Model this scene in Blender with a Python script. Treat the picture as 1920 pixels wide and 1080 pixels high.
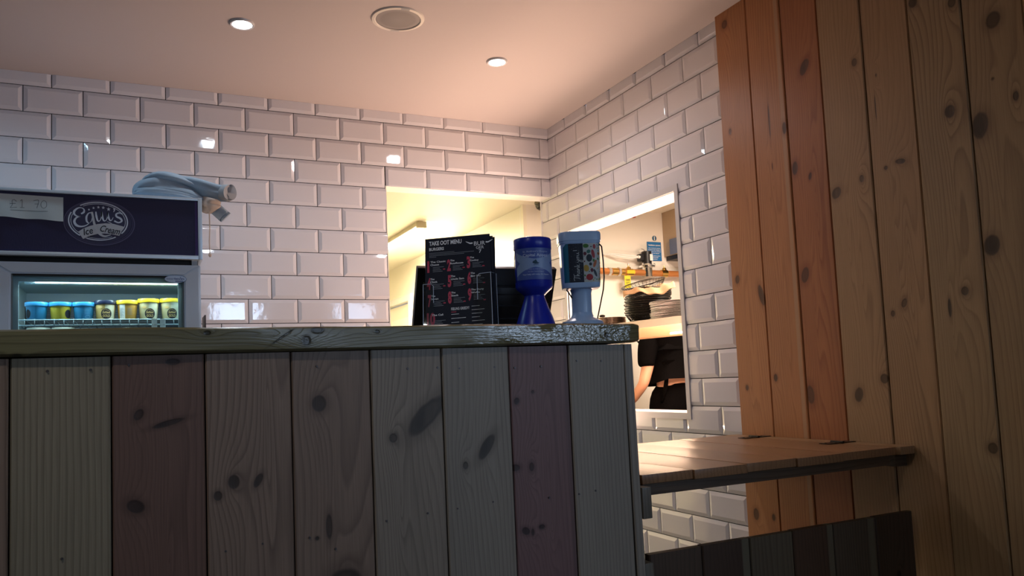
import bpy, bmesh, math, random
from mathutils import Vector, Matrix
random.seed(7)
PI = math.pi
for o in list(bpy.data.objects): bpy.data.objects.remove(o, do_unlink=True)
S = bpy.context.scene
COL = S.collection

# ------------------------------------------------------------------ camera
cam = bpy.data.cameras.new('camera'); camo = bpy.data.objects.new('camera', cam); COL.objects.link(camo); S.camera = camo
FPX = 1472.73
cam.sensor_fit = 'HORIZONTAL'; cam.sensor_width = 36.0; cam.lens = FPX/1920*36.0
cam.shift_x = 5.1/1920; cam.shift_y = 58.54/1920
cam.clip_start = 0.02; cam.clip_end = 100
yaw, pitch, roll = 0.4472, 0.0766, -0.0439
f = Vector((math.sin(yaw)*math.cos(pitch), math.cos(yaw)*math.cos(pitch), math.sin(pitch)))
r = Vector((math.cos(yaw), -math.sin(yaw), 0)); u = r.cross(f)
cr, sr = math.cos(roll), math.sin(roll)
R_, U_ = cr*r + sr*u, -sr*r + cr*u
M = Matrix(((R_.x, U_.x, -f.x, -1.8968), (R_.y, U_.y, -f.y, -3.4147), (R_.z, U_.z, -f.z, 1.1469), (0, 0, 0, 1)))
camo.matrix_world = M

# ------------------------------------------------------------------ world, exposure, daylight
S.view_settings.view_transform = 'Standard'; S.view_settings.look = 'None'
S.view_settings.exposure = 0.0; S.view_settings.gamma = 1.0; S.view_settings.use_curve_mapping = False
W = bpy.data.worlds.new('world'); S.world = W; W.use_nodes = True
W.node_tree.nodes['Background'].inputs[0].default_value = (0.45, 0.62, 1.0, 1)
W.node_tree.nodes['Background'].inputs[1].default_value = 2.0

def area(name, loc, direction, sx, sy, energy, color, spread=180):
    l = bpy.data.lights.new(name, 'AREA'); l.shape = 'RECTANGLE'; l.size = sx; l.size_y = sy
    l.energy = energy; l.color = color; l.spread = math.radians(spread)
    o = bpy.data.objects.new(name, l); COL.objects.link(o); o.location = loc
    o.rotation_euler = Vector(direction).to_track_quat('-Z', 'Y').to_euler(); return o
# daylight coming in through the shop window in the wall behind the photographer
DAY = area('daylight', (-.80, -6.36, 2.02), (0, 1, 0), .50, .38, 7.5, (0.58, 0.76, 1.0))
DAY2 = area('daylight_large', (1.02, -6.36, 1.83), (0, 1, 0), 1.35, .80, 22, (0.58, 0.76, 1.0))
# tube light of the kitchen ceiling, panel over the prep area, heat lamp under the pass shelf
KIT = area('kitchen_light', (1.15, -0.35, 2.27), (0, 0, -1), 0.6, 1.2, 70, (1.0, 0.80, 0.64))
COR = area('corridor_light', (-0.05, 2.7, 2.20), (0.1, 0, -1), 0.10, 1.5, 210, (1.0, 0.86, 0.58))
HEAT = area('heat_lamp_light', (0.62, -0.05, 1.335), (-0.15, 0, -1), 0.08, 1.0, 22, (1.0, 0.70, 0.48))
UPLIGHT = area('added_uplight_beam', (.36, -.42, .948), (-.12, 0, 1), .05, 1.15, 62, (1.0, .66, .50))  # added lamp, hidden from view, throwing a warm glow up onto the ceiling
def spot(name, loc, energy, color, ang=165, blend=0.7, r=0.03):
    l = bpy.data.lights.new(name, 'SPOT'); l.energy = energy; l.color = color
    l.spot_size = math.radians(ang); l.spot_blend = blend; l.shadow_soft_size = r
    o = bpy.data.objects.new(name, l); COL.objects.link(o); o.location = loc; return o
DL = [(-1.5555, -.69), (-.594, -.69), (-2.52, -.69), (-2.35, -2.75), (-.95, -2.72), (-3.3, -2.75)]
for i, (x, y) in enumerate(DL):
    spot('downlight_beam', (x, y, 2.385), (7, 12, 11, 14.0, 1.3, 5.0)[i], ((.72, .87, 1.0), (1.0, .92, .95), (.42, .74, 1.0), (1.0, .95, .9), (1.0, .95, .9), (1.0, .95, .9))[i])

# ------------------------------------------------------------------ helpers
def link(name, me, m=None, parent=None, loc=None):
    o = bpy.data.objects.new(name, me); COL.objects.link(o)
    if m is not None and len(me.materials) == 0: me.materials.append(m)
    if parent is not None: o.parent = parent
    if loc is not None: o.location = loc
    return o
def tomesh(bm, smooth=False):
    bmesh.ops.recalc_face_normals(bm, faces=bm.faces[:])
    me = bpy.data.meshes.new('m'); bm.to_mesh(me); bm.free()
    if smooth:
        for p in me.polygons: p.use_smooth = True
    return me
def auto_smooth(me, ang=35):
    bm = bmesh.new(); bm.from_mesh(me)
    for e in bm.edges:
        e.smooth = not (len(e.link_faces) == 2 and e.calc_face_angle(0) > math.radians(ang))
    for fc in bm.faces: fc.smooth = True
    bm.to_mesh(me); bm.free(); return me
def box(bm, x0, x1, y0, y1, z0, z1, bev=0):
    vs = [bm.verts.new((x, y, z)) for x in (x0, x1) for y in (y0, y1) for z in (z0, z1)]
    fs = [(0, 1, 3, 2), (4, 6, 7, 5), (0, 4, 5, 1), (2, 3, 7, 6), (0, 2, 6, 4), (1, 5, 7, 3)]
    fcs = [bm.faces.new([vs[i] for i in q]) for q in fs]
    if bev:
        es = list({e for fc in fcs for e in fc.edges})
        bmesh.ops.bevel(bm, geom=es, offset=bev, segments=2, affect='EDGES', profile=.7)
def boxo(name, b, m, parent=None, bev=0):
    bm = bmesh.new(); box(bm, *b, bev=bev); me = tomesh(bm)
    if bev: auto_smooth(me)
    return link(name, me, m, parent)
def tube(bm, pts, rad, n=8, cap=True, sy=1.0):
    pts = [Vector(p) for p in pts]; rad = rad if isinstance(rad, (list, tuple)) else [rad]*len(pts)
    rings = []; prev = None
    for i, p in enumerate(pts):
        t = (pts[min(i+1, len(pts)-1)] - pts[max(i-1, 0)]).normalized()
        if prev is None:
            a = Vector((0, 0, 1)) if abs(t.z) < .9 else Vector((1, 0, 0)); a = (a - t*a.dot(t)).normalized()
        else: a = (prev - t*prev.dot(t)).normalized()
        prev = a; b = t.cross(a)
        rings.append([bm.verts.new(p + (a*math.cos(2*PI*k/n)*sy + b*math.sin(2*PI*k/n))*rad[i]) for k in range(n)])
    for q in range(len(rings)-1):
        for k in range(n): bm.faces.new((rings[q][k], rings[q][(k+1) % n], rings[q+1][(k+1) % n], rings[q+1][k]))
    if cap: bm.faces.new(rings[0][::-1]); bm.faces.new(rings[-1])
    return rings
def tubeo(name, pts, rad, m, parent=None, n=8, cap=True):
    bm = bmesh.new(); tube(bm, pts, rad, n, cap); me = auto_smooth(tomesh(bm), 50); return link(name, me, m, parent)
def lathe(prof, n=32, cx=0, cy=0, sq=None, closed=True):
    """prof: (radius, z); sq=(ax, ay, power) gives a rounded-rectangle section"""
    bm = bmesh.new(); rings = []
    for rr, z in prof:
        if rr < 1e-6: rings.append([bm.verts.new((cx, cy, z))]); continue
        ring = []
        for k in range(n):
            t = 2*PI*k/n; c, s = math.cos(t), math.sin(t)
            if sq: c = math.copysign(abs(c)**(2/sq[2]), c)*sq[0]; s = math.copysign(abs(s)**(2/sq[2]), s)*sq[1]
            ring.append(bm.verts.new((cx+rr*c, cy+rr*s, z)))
        rings.append(ring)
    for a, b in zip(rings, rings[1:]):
        if len(a) == 1 and len(b) > 1:
            for k in range(n): bm.faces.new((a[0], b[(k+1) % n], b[k]))
        elif len(b) == 1 and len(a) > 1:
            for k in range(n): bm.faces.new((a[k], a[(k+1) % n], b[0]))
        elif len(a) > 1:
            for k in range(n): bm.faces.new((a[k], a[(k+1) % n], b[(k+1) % n], b[k]))
    if closed:
        if len(rings[0]) > 1: bm.faces.new(rings[0][::-1])
        if len(rings[-1]) > 1: bm.faces.new(rings[-1])
    return auto_smooth(tomesh(bm), 40)
def empty(name, loc=(0, 0, 0), rz=0):
    o = bpy.data.objects.new(name, None); COL.objects.link(o); o.location = loc; o.rotation_euler = (0, 0, rz)
    o.empty_display_size = .05; return o
def tag(o, label=None, cat=None, group=None, kind=None):
    if label: o['label'] = label
    if cat: o['category'] = cat
    if group: o['group'] = group
    if kind: o['kind'] = kind
    return o

# ------------------------------------------------------------------ materials
def mat(name, color, rough=.5, metal=0, spec=.5, emit=None, es=0, trans=0, alpha=1, coat=0, ior=1.45):
    m = bpy.data.materials.new(name); m.use_nodes = True; b = m.node_tree.nodes['Principled BSDF']
    b.inputs['Base Color'].default_value = (*color, 1); b.inputs['Roughness'].default_value = rough
    b.inputs['Metallic'].default_value = metal; b.inputs['Specular IOR Level'].default_value = spec
    b.inputs['Coat Weight'].default_value = coat; b.inputs['Transmission Weight'].default_value = trans
    b.inputs['IOR'].default_value = ior; b.inputs['Alpha'].default_value = alpha
    if emit: b.inputs['Emission Color'].default_value = (*emit, 1); b.inputs['Emission Strength'].default_value = es
    return m
class NT:
    def __init__(s, m): s.t = m.node_tree; s.b = s.t.nodes['Principled BSDF']
    def n(s, ty, **kw):
        x = s.t.nodes.new(ty)
        for k, v in kw.items(): setattr(x, k, v)
        return x
    def l(s, a, b): s.t.links.new(a, b)
    def val(s, x, inp):
        if isinstance(x, (int, float)): inp.default_value = x
        else: s.l(x, inp)
    def math(s, op, a, b=0, c=None, clamp=False):
        x = s.n('ShaderNodeMath', operation=op, use_clamp=clamp); s.val(a, x.inputs[0]); s.val(b, x.inputs[1])
        if c is not None: s.val(c, x.inputs[2])
        return x.outputs[0]
    def maprange(s, v, a, b, c, d, smooth=False):
        x = s.n('ShaderNodeMapRange'); x.interpolation_type = 'SMOOTHSTEP' if smooth else 'LINEAR'
        s.l(v, x.inputs[0]); x.inputs[1].default_value = a; x.inputs[2].default_value = b
        x.inputs[3].default_value = c; x.inputs[4].default_value = d; return x.outputs[0]
    def noise(s, vec, scale, detail=2, rough=.5):
        x = s.n('ShaderNodeTexNoise'); s.l(vec, x.inputs['Vector']); x.inputs['Scale'].default_value = scale
        x.inputs['Detail'].default_value = detail; x.inputs['Roughness'].default_value = rough; return x.outputs[0]
    def mapping(s, vec, loc=(0, 0, 0), rot=(0, 0, 0), sc=(1, 1, 1), ty='POINT'):
        x = s.n('ShaderNodeMapping', vector_type=ty); s.l(vec, x.inputs[0])
        x.inputs[1].default_value = loc; x.inputs[2].default_value = rot; x.inputs[3].default_value = sc; return x.outputs[0]
    def mix(s, fac, a, b, blend='MIX'):
        x = s.n('ShaderNodeMix', data_type='RGBA', blend_type=blend); s.val(fac, x.inputs[0])
        for v, i in ((a, 6), (b, 7)):
            if isinstance(v, tuple): x.inputs[i].default_value = (*v, 1)
            else: s.l(v, x.inputs[i])
        return x.outputs[2]
def bumped(m, scale, strength, dist=.001, detail=2, sc=(1, 1, 1)):
    t = NT(m); tc = t.n('ShaderNodeTexCoord'); v = t.mapping(tc.outputs['Object'], sc=sc)
    b = t.n('ShaderNodeBump'); b.inputs['Strength'].default_value = strength; b.inputs['Distance'].default_value = dist
    t.l(t.noise(v, scale, detail), b.inputs['Height']); t.l(b.outputs[0], t.b.inputs['Normal']); return m
def wood(name, base, dark, seed=0, knots=(), freq=80, amp=.02, axis='z', rough=.42, bump=.25, stripe=None, wild=0, knotcol=None, contrast=.75, grain=1.0, spec=.5, cath=()):
    """softwood board: u runs across, v along the grain; knots = (u, v, ru, rv, angle, warp)"""
    if knotcol is None: knotcol = tuple(.17*b_+.32*d_ for b_, d_ in zip(base, dark))
    m = mat(name, base, rough, spec=spec); t = NT(m); tc = t.n('ShaderNodeTexCoord')
    vec = tc.outputs['Object']
    if axis == 'x':   # grain along local x : rotate so that z' = x
        sep = t.n('ShaderNodeSeparateXYZ'); t.l(vec, sep.inputs[0]); cmb = t.n('ShaderNodeCombineXYZ')
        t.l(sep.outputs[2], cmb.inputs[0]); t.l(sep.outputs[1], cmb.inputs[1]); t.l(sep.outputs[0], cmb.inputs[2]); vec = cmb.outputs[0]
    if axis == 'y':
        sep = t.n('ShaderNodeSeparateXYZ'); t.l(vec, sep.inputs[0]); cmb = t.n('ShaderNodeCombineXYZ')
        t.l(sep.outputs[0], cmb.inputs[0]); t.l(sep.outputs[2], cmb.inputs[1]); t.l(sep.outputs[1], cmb.inputs[2]); vec = cmb.outputs[0]
    sep = t.n('ShaderNodeSeparateXYZ'); t.l(vec, sep.inputs[0]); U = sep.outputs[0]
    n1 = t.noise(t.mapping(vec, loc=(seed*3.1, seed*1.7, seed*2.3), sc=(5, 5, .7)), 1.0, 2)
    n2 = t.noise(t.mapping(vec, loc=(seed, 0, seed), sc=(22, 22, 2.2)), 1.0, 2)
    fld = t.math('ADD', U, t.math('MULTIPLY', n1, amp*6)); fld = t.math('ADD', fld, t.math('MULTIPLY', n2, amp*.9))
    core = None; halo = None
    for (ku, kv, ru, rv, ang, wp) in knots:
        d = t.n('ShaderNodeVectorMath', operation='LENGTH')
        flat = t.mapping(vec, sc=(1, 0, 1))
        t.l(t.mapping(flat, loc=(ku, 0, kv), rot=(0, ang, 0), sc=(ru, 1, rv), ty='TEXTURE'), d.inputs[0])
        L = d.outputs['Value']
        d2 = t.n('ShaderNodeVectorMath', operation='LENGTH')
        t.l(t.mapping(flat, loc=(ku, 0, kv), sc=(ru*2.3, 1, rv*4.5), ty='TEXTURE'), d2.inputs[0])
        w = t.math('MULTIPLY', t.math('EXPONENT', t.math('MULTIPLY', d2.outputs['Value'], -.95)), wp*1.5)
        fld = t.math('ADD', fld, w)
        Ln = t.math('ADD', L, t.math('MULTIPLY', t.math('SUBTRACT', n2, .5), .9))
        c = t.maprange(Ln, .6, 1.3, 1, 0, True); core = c if core is None else t.math('MAXIMUM', core, c)
        hal = t.maprange(L, .9, 2.6, .55, 0, True); halo = hal if halo is None else t.math('MAXIMUM', halo, hal)
    for (ku, kv, ru, rv, wp) in cath:
        d2 = t.n('ShaderNodeVectorMath', operation='LENGTH')
        t.l(t.mapping(t.mapping(vec, sc=(1, 0, 1)), loc=(ku, 0, kv), sc=(ru, 1, rv), ty='TEXTURE'), d2.inputs[0])
        fld = t.math('ADD', fld, t.math('MULTIPLY', t.math('EXPONENT', t.math('MULTIPLY', d2.outputs['Value'], -1.0)), wp))
    ring = t.math('FRACT', t.math('MULTIPLY', fld, freq))
    rp = t.n('ShaderNodeValToRGB'); t.l(ring, rp.inputs[0]); e = rp.color_ramp.elements
    e[0].position = 0; e[0].color = (0, 0, 0, 1); e[1].position = 1; e[1].color = (.05, .05, .05, 1)
    a = e.new(.55); a.color = (.25,)*3+(1,); a = e.new(.88); a.color = (1, 1, 1, 1)
    fade = t.maprange(n1, .3, .7, .35*grain, grain)
    rr = t.math('MULTIPLY', t.math('MULTIPLY', rp.outputs[0], contrast), fade)
    fine = t.noise(t.mapping(vec, sc=(420, 420, 9)), 1.0, 2)
    tone = t.noise(t.mapping(vec, loc=(seed*5, 0, 0), sc=(9, 9, 1.3)), 1.0, 3)
    col = t.mix(rr, base, dark)
    col = t.mix(t.maprange(tone, .35, .7, 0, .35), col, tuple(c*.62 for c in base))
    col = t.mix(t.maprange(fine, .4, .75, 0, .30), col, dark)
    if stripe:
        s0, s1, sc_ = stripe
        band = t.math('MULTIPLY', t.maprange(U, s0-.002, s0+.002, 0, 1), t.maprange(U, s1-.002, s1+.002, 1, 0)); col = t.mix(t.math('MULTIPLY', band, .8), col, sc_)
    if core is not None:
        col = t.mix(halo, col, dark)
        kc = t.mix(t.maprange(n2, .42, .58, 0, 1), tuple(c*.55 for c in knotcol), knotcol)
        rim = t.math('MULTIPLY', t.math('MULTIPLY', core, t.math('SUBTRACT', 1.0, core)), 2.6, clamp=True)
        col = t.mix(core, col, kc); col = t.mix(rim, col, tuple(c*.35 for c in knotcol))
    t.l(col, t.b.inputs['Base Color'])
    b = t.n('ShaderNodeBump'); b.inputs['Strength'].default_value = bump; b.inputs['Distance'].default_value = .001
    h = t.math('ADD', t.math('MULTIPLY', rr, -.6), t.math('MULTIPLY', fine, .5))
    if core is not None: h = t.math('SUBTRACT', h, core)
    if wild:
        # gouged, resin-filled live face: rough patch starts at local x = wild
        sx = t.n('ShaderNodeSeparateXYZ'); t.l(tc.outputs['Object'], sx.inputs[0])
        rgn = t.maprange(sx.outputs[0], wild-.04, wild+.12, 0, 1)
        rn = t.noise(t.mapping(tc.outputs['Object'], sc=(85, 85, 190)), 1.0, 3, .5)
        h = t.math('ADD', h, t.math('MULTIPLY', t.math('MULTIPLY', rn, rgn), 2.6))
        t.l(t.maprange(rgn, 0, 1, rough, .14), t.b.inputs['Roughness']); t.b.inputs['Coat Roughness'].default_value = .08; t.l(t.maprange(rgn, 0, 1, .1, .8), t.b.inputs['Coat Weight']); t.l(b.outputs[0], t.b.inputs['Coat Normal'])
    t.l(h, b.inputs['Height']); t.l(b.outputs[0], t.b.inputs['Normal'])
    return m

M_tile = mat('glazed white tile', (.73, .71, .735), .06, spec=.95)
t = NT(M_tile); tc = t.n('ShaderNodeTexCoord'); geo = t.n('ShaderNodeNewGeometry')
bp = t.n('ShaderNodeBump'); bp.inputs['Strength'].default_value = .35; bp.inputs['Distance'].default_value = .0006
t.l(t.noise(geo.outputs['Position'], 38, 2), bp.inputs['Height']); t.l(bp.outputs[0], t.b.inputs['Normal'])
M_grout = mat('dark grout', (.012, .010, .010), .9)
M_ceil = bumped(mat('matt ceiling paint', (.50, .445, .43), .8, spec=.2), 60, .1)
M_cream = bumped(mat('cream kitchen paint', (.86, .81, .68), .35), 40, .1)
M_kwall = bumped(mat('off white hygienic wall sheet', (.86, .82, .74), .35), 30, .06)
M_wtrim = mat('white gloss trim', (.80, .79, .77), .25)
M_frame = mat('grey white plastic trim', (.62, .60, .60), .3)
M_floor = bumped(mat('dark vinyl floor', (.12, .11, .10), .5), 80, .2)
M_wallpl = bumped(mat('painted plaster', (.35, .33, .31), .7), 50, .2)
M_steel = bumped(mat('brushed steel', (.62, .60, .57), .28, 1), 300, .15, sc=(.1, 1, 1))
M_chrome = mat('chrome', (.8, .8, .8), .08, 1)
M_copper = mat('warm copper-toned steel', (.36, .19, .10), .55, .1)
M_alu = mat('anodised aluminium', (.66, .76, .84), .35, .35)
M_fridge = mat('fridge painted steel', (.62, .74, .86), .35)
M_black = mat('black plastic', (.006, .006, .008), .35)
M_blackw = mat('black wire basket plastic', (.012, .010, .009), .3)
M_rubber = mat('black rubber', (.004, .004, .004), .6)
M_white = mat('white', (.8, .8, .78), .5)
M_print = mat('white print', (.80, .86, .92), .5)
M_grey = mat('grey print', (.25, .30, .36), .5)
M_red = mat('crimson print', (.48, .03, .09), .5)
M_cloth = bumped(mat('pale blue grey jersey cotton', (.30, .37, .44), .9, spec=.1), 500, .3)
M_clothin = bumped(mat('pale beige cotton lining', (.45, .38, .33), .9, spec=.1), 500, .3)
M_bulb = mat('lit lamp lens', (1, 1, 1), .4, emit=(.90, .95, 1.0), es=22)
M_clear = mat('clear acrylic', (.9, .95, 1), .03, trans=1, ior=1.2)
M_glass = mat('fridge door glass', (.85, .95, .95), .02, trans=1, ior=1.12)

def glazing(m):
    """thin sheet: transparent with a fresnel reflection, so that one slab does not bend the view"""
    nt = m.node_tree; t = NT(m); out = nt.nodes['Material Output']
    tr = t.n('ShaderNodeBsdfTransparent'); tr.inputs[0].default_value = (.93, .97, .97, 1)
    gl = t.n('ShaderNodeBsdfGlossy'); gl.inputs['Roughness'].default_value = .02; fr = t.n('ShaderNodeFresnel'); fr.inputs[0].default_value = 1.4
    mx = t.n('ShaderNodeMixShader'); t.l(fr.outputs[0], mx.inputs[0]); t.l(tr.outputs[0], mx.inputs[1]); t.l(gl.outputs[0], mx.inputs[2]); t.l(mx.outputs[0], out.inputs[0])
glazing(M_glass); glazing(M_clear)

# ------------------------------------------------------------------ tiles
TP, TQ, TW, TH = .1025, .2025, .1996, .0996
Z0 = 2.35                                                # first full grout line under the cut top row
def rect_minus(rc, hole):
    a0, a1, z0, z1 = rc; h0, h1, k0, k1 = hole
    if a1 <= h0 or a0 >= h1 or z1 <= k0 or z0 >= k1: return [rc], False
    out = []
    if a0 < h0: out.append((a0, h0, z0, z1))
    if a1 > h1: out.append((h1, a1, z0, z1))
    m0, m1 = max(a0, h0), min(a1, h1)
    if z0 < k0: out.append((m0, m1, z0, k0))
    if z1 > k1: out.append((m0, m1, k1, z1))
    return out, True
def tile_bm():
    """bevelled metro tile centred on the origin, facing -y, 200 x 100 mm"""
    bm = bmesh.new(); w, h, b = TW/2, TH/2, .013
    def rect(a, c, y): return [bm.verts.new(p) for p in ((-a, y, -c), (a, y, -c), (a, y, c), (-a, y, c))]
    r0, r1, r2, r3 = rect(w, h, .0075), rect(w, h, .0042), rect(w-b, h-b, .0004), rect(w-b-.0015, h-b-.0015, .0)
    for A, B in ((r0, r1), (r1, r2), (r2, r3)):
        for k in range(4): bm.faces.new((A[k], A[(k+1) % 4], B[(k+1) % 4], B[k]))
    bm.faces.new(r3); return bm
TILE = tomesh(tile_bm()); TILE.materials.append(M_tile)
def cut_tile(pieces):
    out = bmesh.new()
    for (a0, a1, z0, z1) in pieces:
        bm = tile_bm()
        for co, no in (((a0, 0, 0), (-1, 0, 0)), ((a1, 0, 0), (1, 0, 0)), ((0, 0, z0), (0, 0, -1)), ((0, 0, z1), (0, 0, 1))):
            res = bmesh.ops.bisect_plane(bm, geom=bm.verts[:]+bm.edges[:]+bm.faces[:], plane_co=co, plane_no=no, clear_outer=True, dist=1e-5)
        me = bpy.data.meshes.new('t'); bm.to_mesh(me); bm.free(); out.from_mesh(me)
    me = tomesh(out); me.materials.append(M_tile); return me
cuts = {}
def lay_tiles(parent, phase_even, phase_odd, amin, amax, ztop, zlow_ind, zlow, holes, xf, ind_min=-9):
    """a = distance along the wall (increasing); xf(a, z) gives location, rotation. Below zlow_ind / before ind_min tiles join one mesh"""
    rest = bmesh.new()
    for k in range(0, 24):
        z1 = Z0 - (k-1)*TP - .00125; z0 = z1 - TH
        if z1 < zlow: break
        ph = phase_even if k % 2 == 0 else phase_odd
        i0 = math.floor((amin-ph)/TQ); i1 = math.ceil((amax-ph)/TQ)
        for i in range(i0, i1+1):
            c = ph + (i+.5)*TQ; zc = (z0+z1)/2
            full = (c-TW/2, c+TW/2, z0, z1)
            lim = (max(full[0], amin), min(full[1], amax), z0, min(z1, ztop))
            if lim[1]-lim[0] < .004 or lim[3]-lim[2] < .004: continue
            ps = [lim]
            for h in holes:
                nx = []
                for p in ps: nx += rect_minus(p, h)[0]
                ps = [p for p in nx if p[1]-p[0] > .003 and p[3]-p[2] > .003]
            if not ps: continue
            loc, rot, sgn = xf(c, zc)
            if ps == [full]: me = TILE
            else:
                key = tuple(round(v, 4) for p in ps for v in ((p[0]-c)*sgn, (p[1]-c)*sgn, p[2]-zc, p[3]-zc))
                if key not in cuts:
                    cuts[key] = cut_tile([(min((p[0]-c)*sgn, (p[1]-c)*sgn), max((p[0]-c)*sgn, (p[1]-c)*sgn), p[2]-zc, p[3]-zc) for p in ps])
                me = cuts[key]
            if zc > zlow_ind and c < -ind_min:
                o = link('tile', me, None, parent, loc); o.rotation_euler = rot
                o.rotation_euler.x += random.uniform(-.002, .002); o.rotation_euler.z += random.uniform(-.0015, .0015)
            else:
                b2 = bmesh.new(); b2.from_mesh(me); b2.transform(Matrix.Translation(loc) @ Matrix.Rotation(rot[2], 4, 'Z'))
                m2 = bpy.data.meshes.new('t'); b2.to_mesh(m2); b2.free(); rest.from_mesh(m2)
    if len(rest.verts):
        o = link('hidden_tiles', tomesh(rest), M_tile, parent); o['kind'] = 'stuff'
    else: rest.free()

# wall_back : y 0 .. 0.1, opening x > -0.853, z < 2.055
wb = boxo('wall_back', (-4.5, -.853, .007, .1, 0, 2.42), M_grout); tag(wb, kind='structure')
boxo('lintel', (-.853, .0, .007, .1, 2.056, 2.42), M_grout, wb)
boxo('soffit_lining', (-.853, .0, .001, .1, 2.052, 2.056), M_wtrim, wb)
boxo('jamb_lining', (-.856, -.852, .002, .1, 0, 2.055), M_cream, wb)
lay_tiles(wb, .1538, .0463, 0.0, 3.2, 2.4025, 1.12, .35, [(-.01, .853, -1, 2.055)], lambda a, z: ((-a, 0, z), (0, 0, 0), -1), ind_min=-2.45)

# wall_right : x 0 .. 0.122, y from +0.1 toward the camera
wr = boxo('wall_right', (.0075, .122, -1.014, -.103, 0, .967), M_grout); tag(wr, kind='structure')
boxo('wall_section', (.0075, .122, -1.014, -.103, 1.872, 2.42), M_grout, wr)
boxo('wall_section', (.0075, .122, -.103, .1, 0, 2.42), M_grout, wr)
boxo('wall_section', (.0075, .122, -3.25, -1.014, 0, 2.42), M_grout, wr)
lay_tiles(wr, .1653, .0675, -.1, 1.31, 2.4025, .3, .3, [(.103, 1.014, .967, 1.872)], lambda a, z: ((0, -a, z), (0, 0, -PI/2), 1))
# in the opening the tiled face stops under the lintel
boxo('edge_trim', (-.004, .008, .1, .106, 0, 2.056), M_wtrim, wr)

# wall planks
def board(name, w, h, th, m, parent, loc, rz=0, ch=.003, taper=0, lean=0):
    """board: local x across (centred), y thickness (front at 0 facing -y), z up from 0"""
    bm = bmesh.new(); a = w/2
    prof = [(-a, th), (-a, ch), (-a+ch, 0), (a-ch, 0), (a, ch), (a, th)]
    lo = [bm.verts.new((x, y, 0)) for x, y in prof]
    hi = [bm.verts.new((x*(1-taper)+lean, y, h)) for x, y in prof]
    for k in range(6): bm.faces.new((lo[k], lo[(k+1) % 6], hi[(k+1) % 6], hi[k]))
    bm.faces.new(lo[::-1]); bm.faces.new(hi)
    o = link(name, tomesh(bm), m, parent, loc); o.rotation_euler = (0, 0, rz); return o
OR, ORD = (.52, .225, .085), (.24, .07, .02)
RD, RDD = (.43, .16, .055), (.19, .045, .014)
TN, TND = (.44, .27, .135), (.20, .105, .045)
TG, TGD = (.40, .27, .14), (.15, .085, .04)
BR, BRD = (.30, .165, .07), (.11, .05, .02)
edges = [1.300, 1.455, 1.604, 1.750, 1.902, 2.049, 2.197, 2.345, 2.495, 2.645, 2.79, 2.94, 3.09, 3.25]
pk = [  # y, z, ry, rz, angle, warp
 [(1.350, 2.356, .012, .014, 0, .03), (1.344, 1.973, .006, .010, 0, .03), (1.332, 1.456, .009, .013, .2, .03), (1.344, 1.084, .006, .008, 0, .02), (1.44, 1.39, .010, .030, -.25, .02), (1.347, .662, .011, .017, 0, .03), (1.427, .662, .006, .009, 0, .015)],
 [(1.592, 1.908, .007, .016, 0, .015), (1.480, 1.115, .007, .010, 0, .03), (1.53, 1.95, .003, .05, 0, .02), (1.53, 1.80, .002, .01, 0, .05)],
 [(1.69, 2.071, .013, .022, .6, .03), (1.624, 1.769, .010, .018, .1, .03), (1.681, 1.729, .005, .010, .3, .02), (1.633, 1.43, .013, .022, .3, .035), (1.62, 1.06, .013, .026, -.1, .035)],
 [(1.873, 2.013, .008, .011, 0, .03), (1.776, 1.654, .013, .016, .7, .03), (1.867, 1.674, .007, .010, 0, .05), (1.80, 1.06, .012, .018, .3, .03), (1.889, 1.104, .011, .012, 0, .03)],
 [(1.993, 1.69, .013, .006, .2, .02), (1.947, 1.684, .005, .005, 0, .02), (1.969, 1.306, .008, .013, .4, .03), (1.932, 1.281, .006, .008, 0, .02), (1.94, 1.95, .002, .004, 0, .09), (1.93, 1.86, .0015, .03, 0, .01)],
 [(2.147, 1.777, .012, .014, 0, .05), (2.144, 1.318, .009, .010, 0, .04), (2.176, 2.05, .010, .012, 0, .04), (2.179, .93, .011, .012, 0, .03), (2.07, 2.1, .011, .012, 0, .03), (2.10, 1.28, .004, .02, 0, .02)],
 [(2.273, 1.961, .016, .018, .2, .03), (2.22, 1.718, .018, .026, .2, .04), (2.221, 1.42, .016, .020, .2, .04), (2.31, 1.76, .006, .010, 0, .05), (2.26, 1.82, .003, .003, 0, .01)],
 [(2.40, 1.9, .012, .015, 0, .04), (2.42, 1.2, .012, .015, 0, .04)]]
pc = [(OR, ORD), (OR, ORD), (RD, RDD), (TN, TND), (TN, TND), (TG, TGD), (TG, TGD), (BR, BRD)]
for i in range(len(edges)-1):
    a0, a1 = edges[i]+.0012, edges[i+1]-.0012; c = (a0+a1)/2; w = a1-a0
    if i < 8:
        kn = [(y-c, z, ry, rz_, an, wp) for (y, z, ry, rz_, an, wp) in pk[i]]
        st = (.052, .066, (.46, .27, .15)) if i == 1 else None
        m = wood('knotty pine wall board', *pc[i], seed=i*1.37+.4, knots=kn, cath=[((-1)**i*.02, 1.9-.13*i, .014, .22, .07), ((-1)**i*-.015, 1.2+.07*i, .018, .30, .06)], freq=(95, 80, 75, 90, 85, 60, 48, 70)[i], amp=.02, stripe=st, contrast=.7)
    else:
        m = wood('knotty pine wall board', *pc[(i*3) % 8], seed=i*2.1, knots=[(.02, 1.2+.1*(i % 3), .01, .014, 0, .03)], freq=75)
    board('plank', w, 2.4025, .022, m, wr, (-.020 - .0012*(i % 2) - (.003 if i == 7 else 0), -c, 0), -PI/2)

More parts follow.
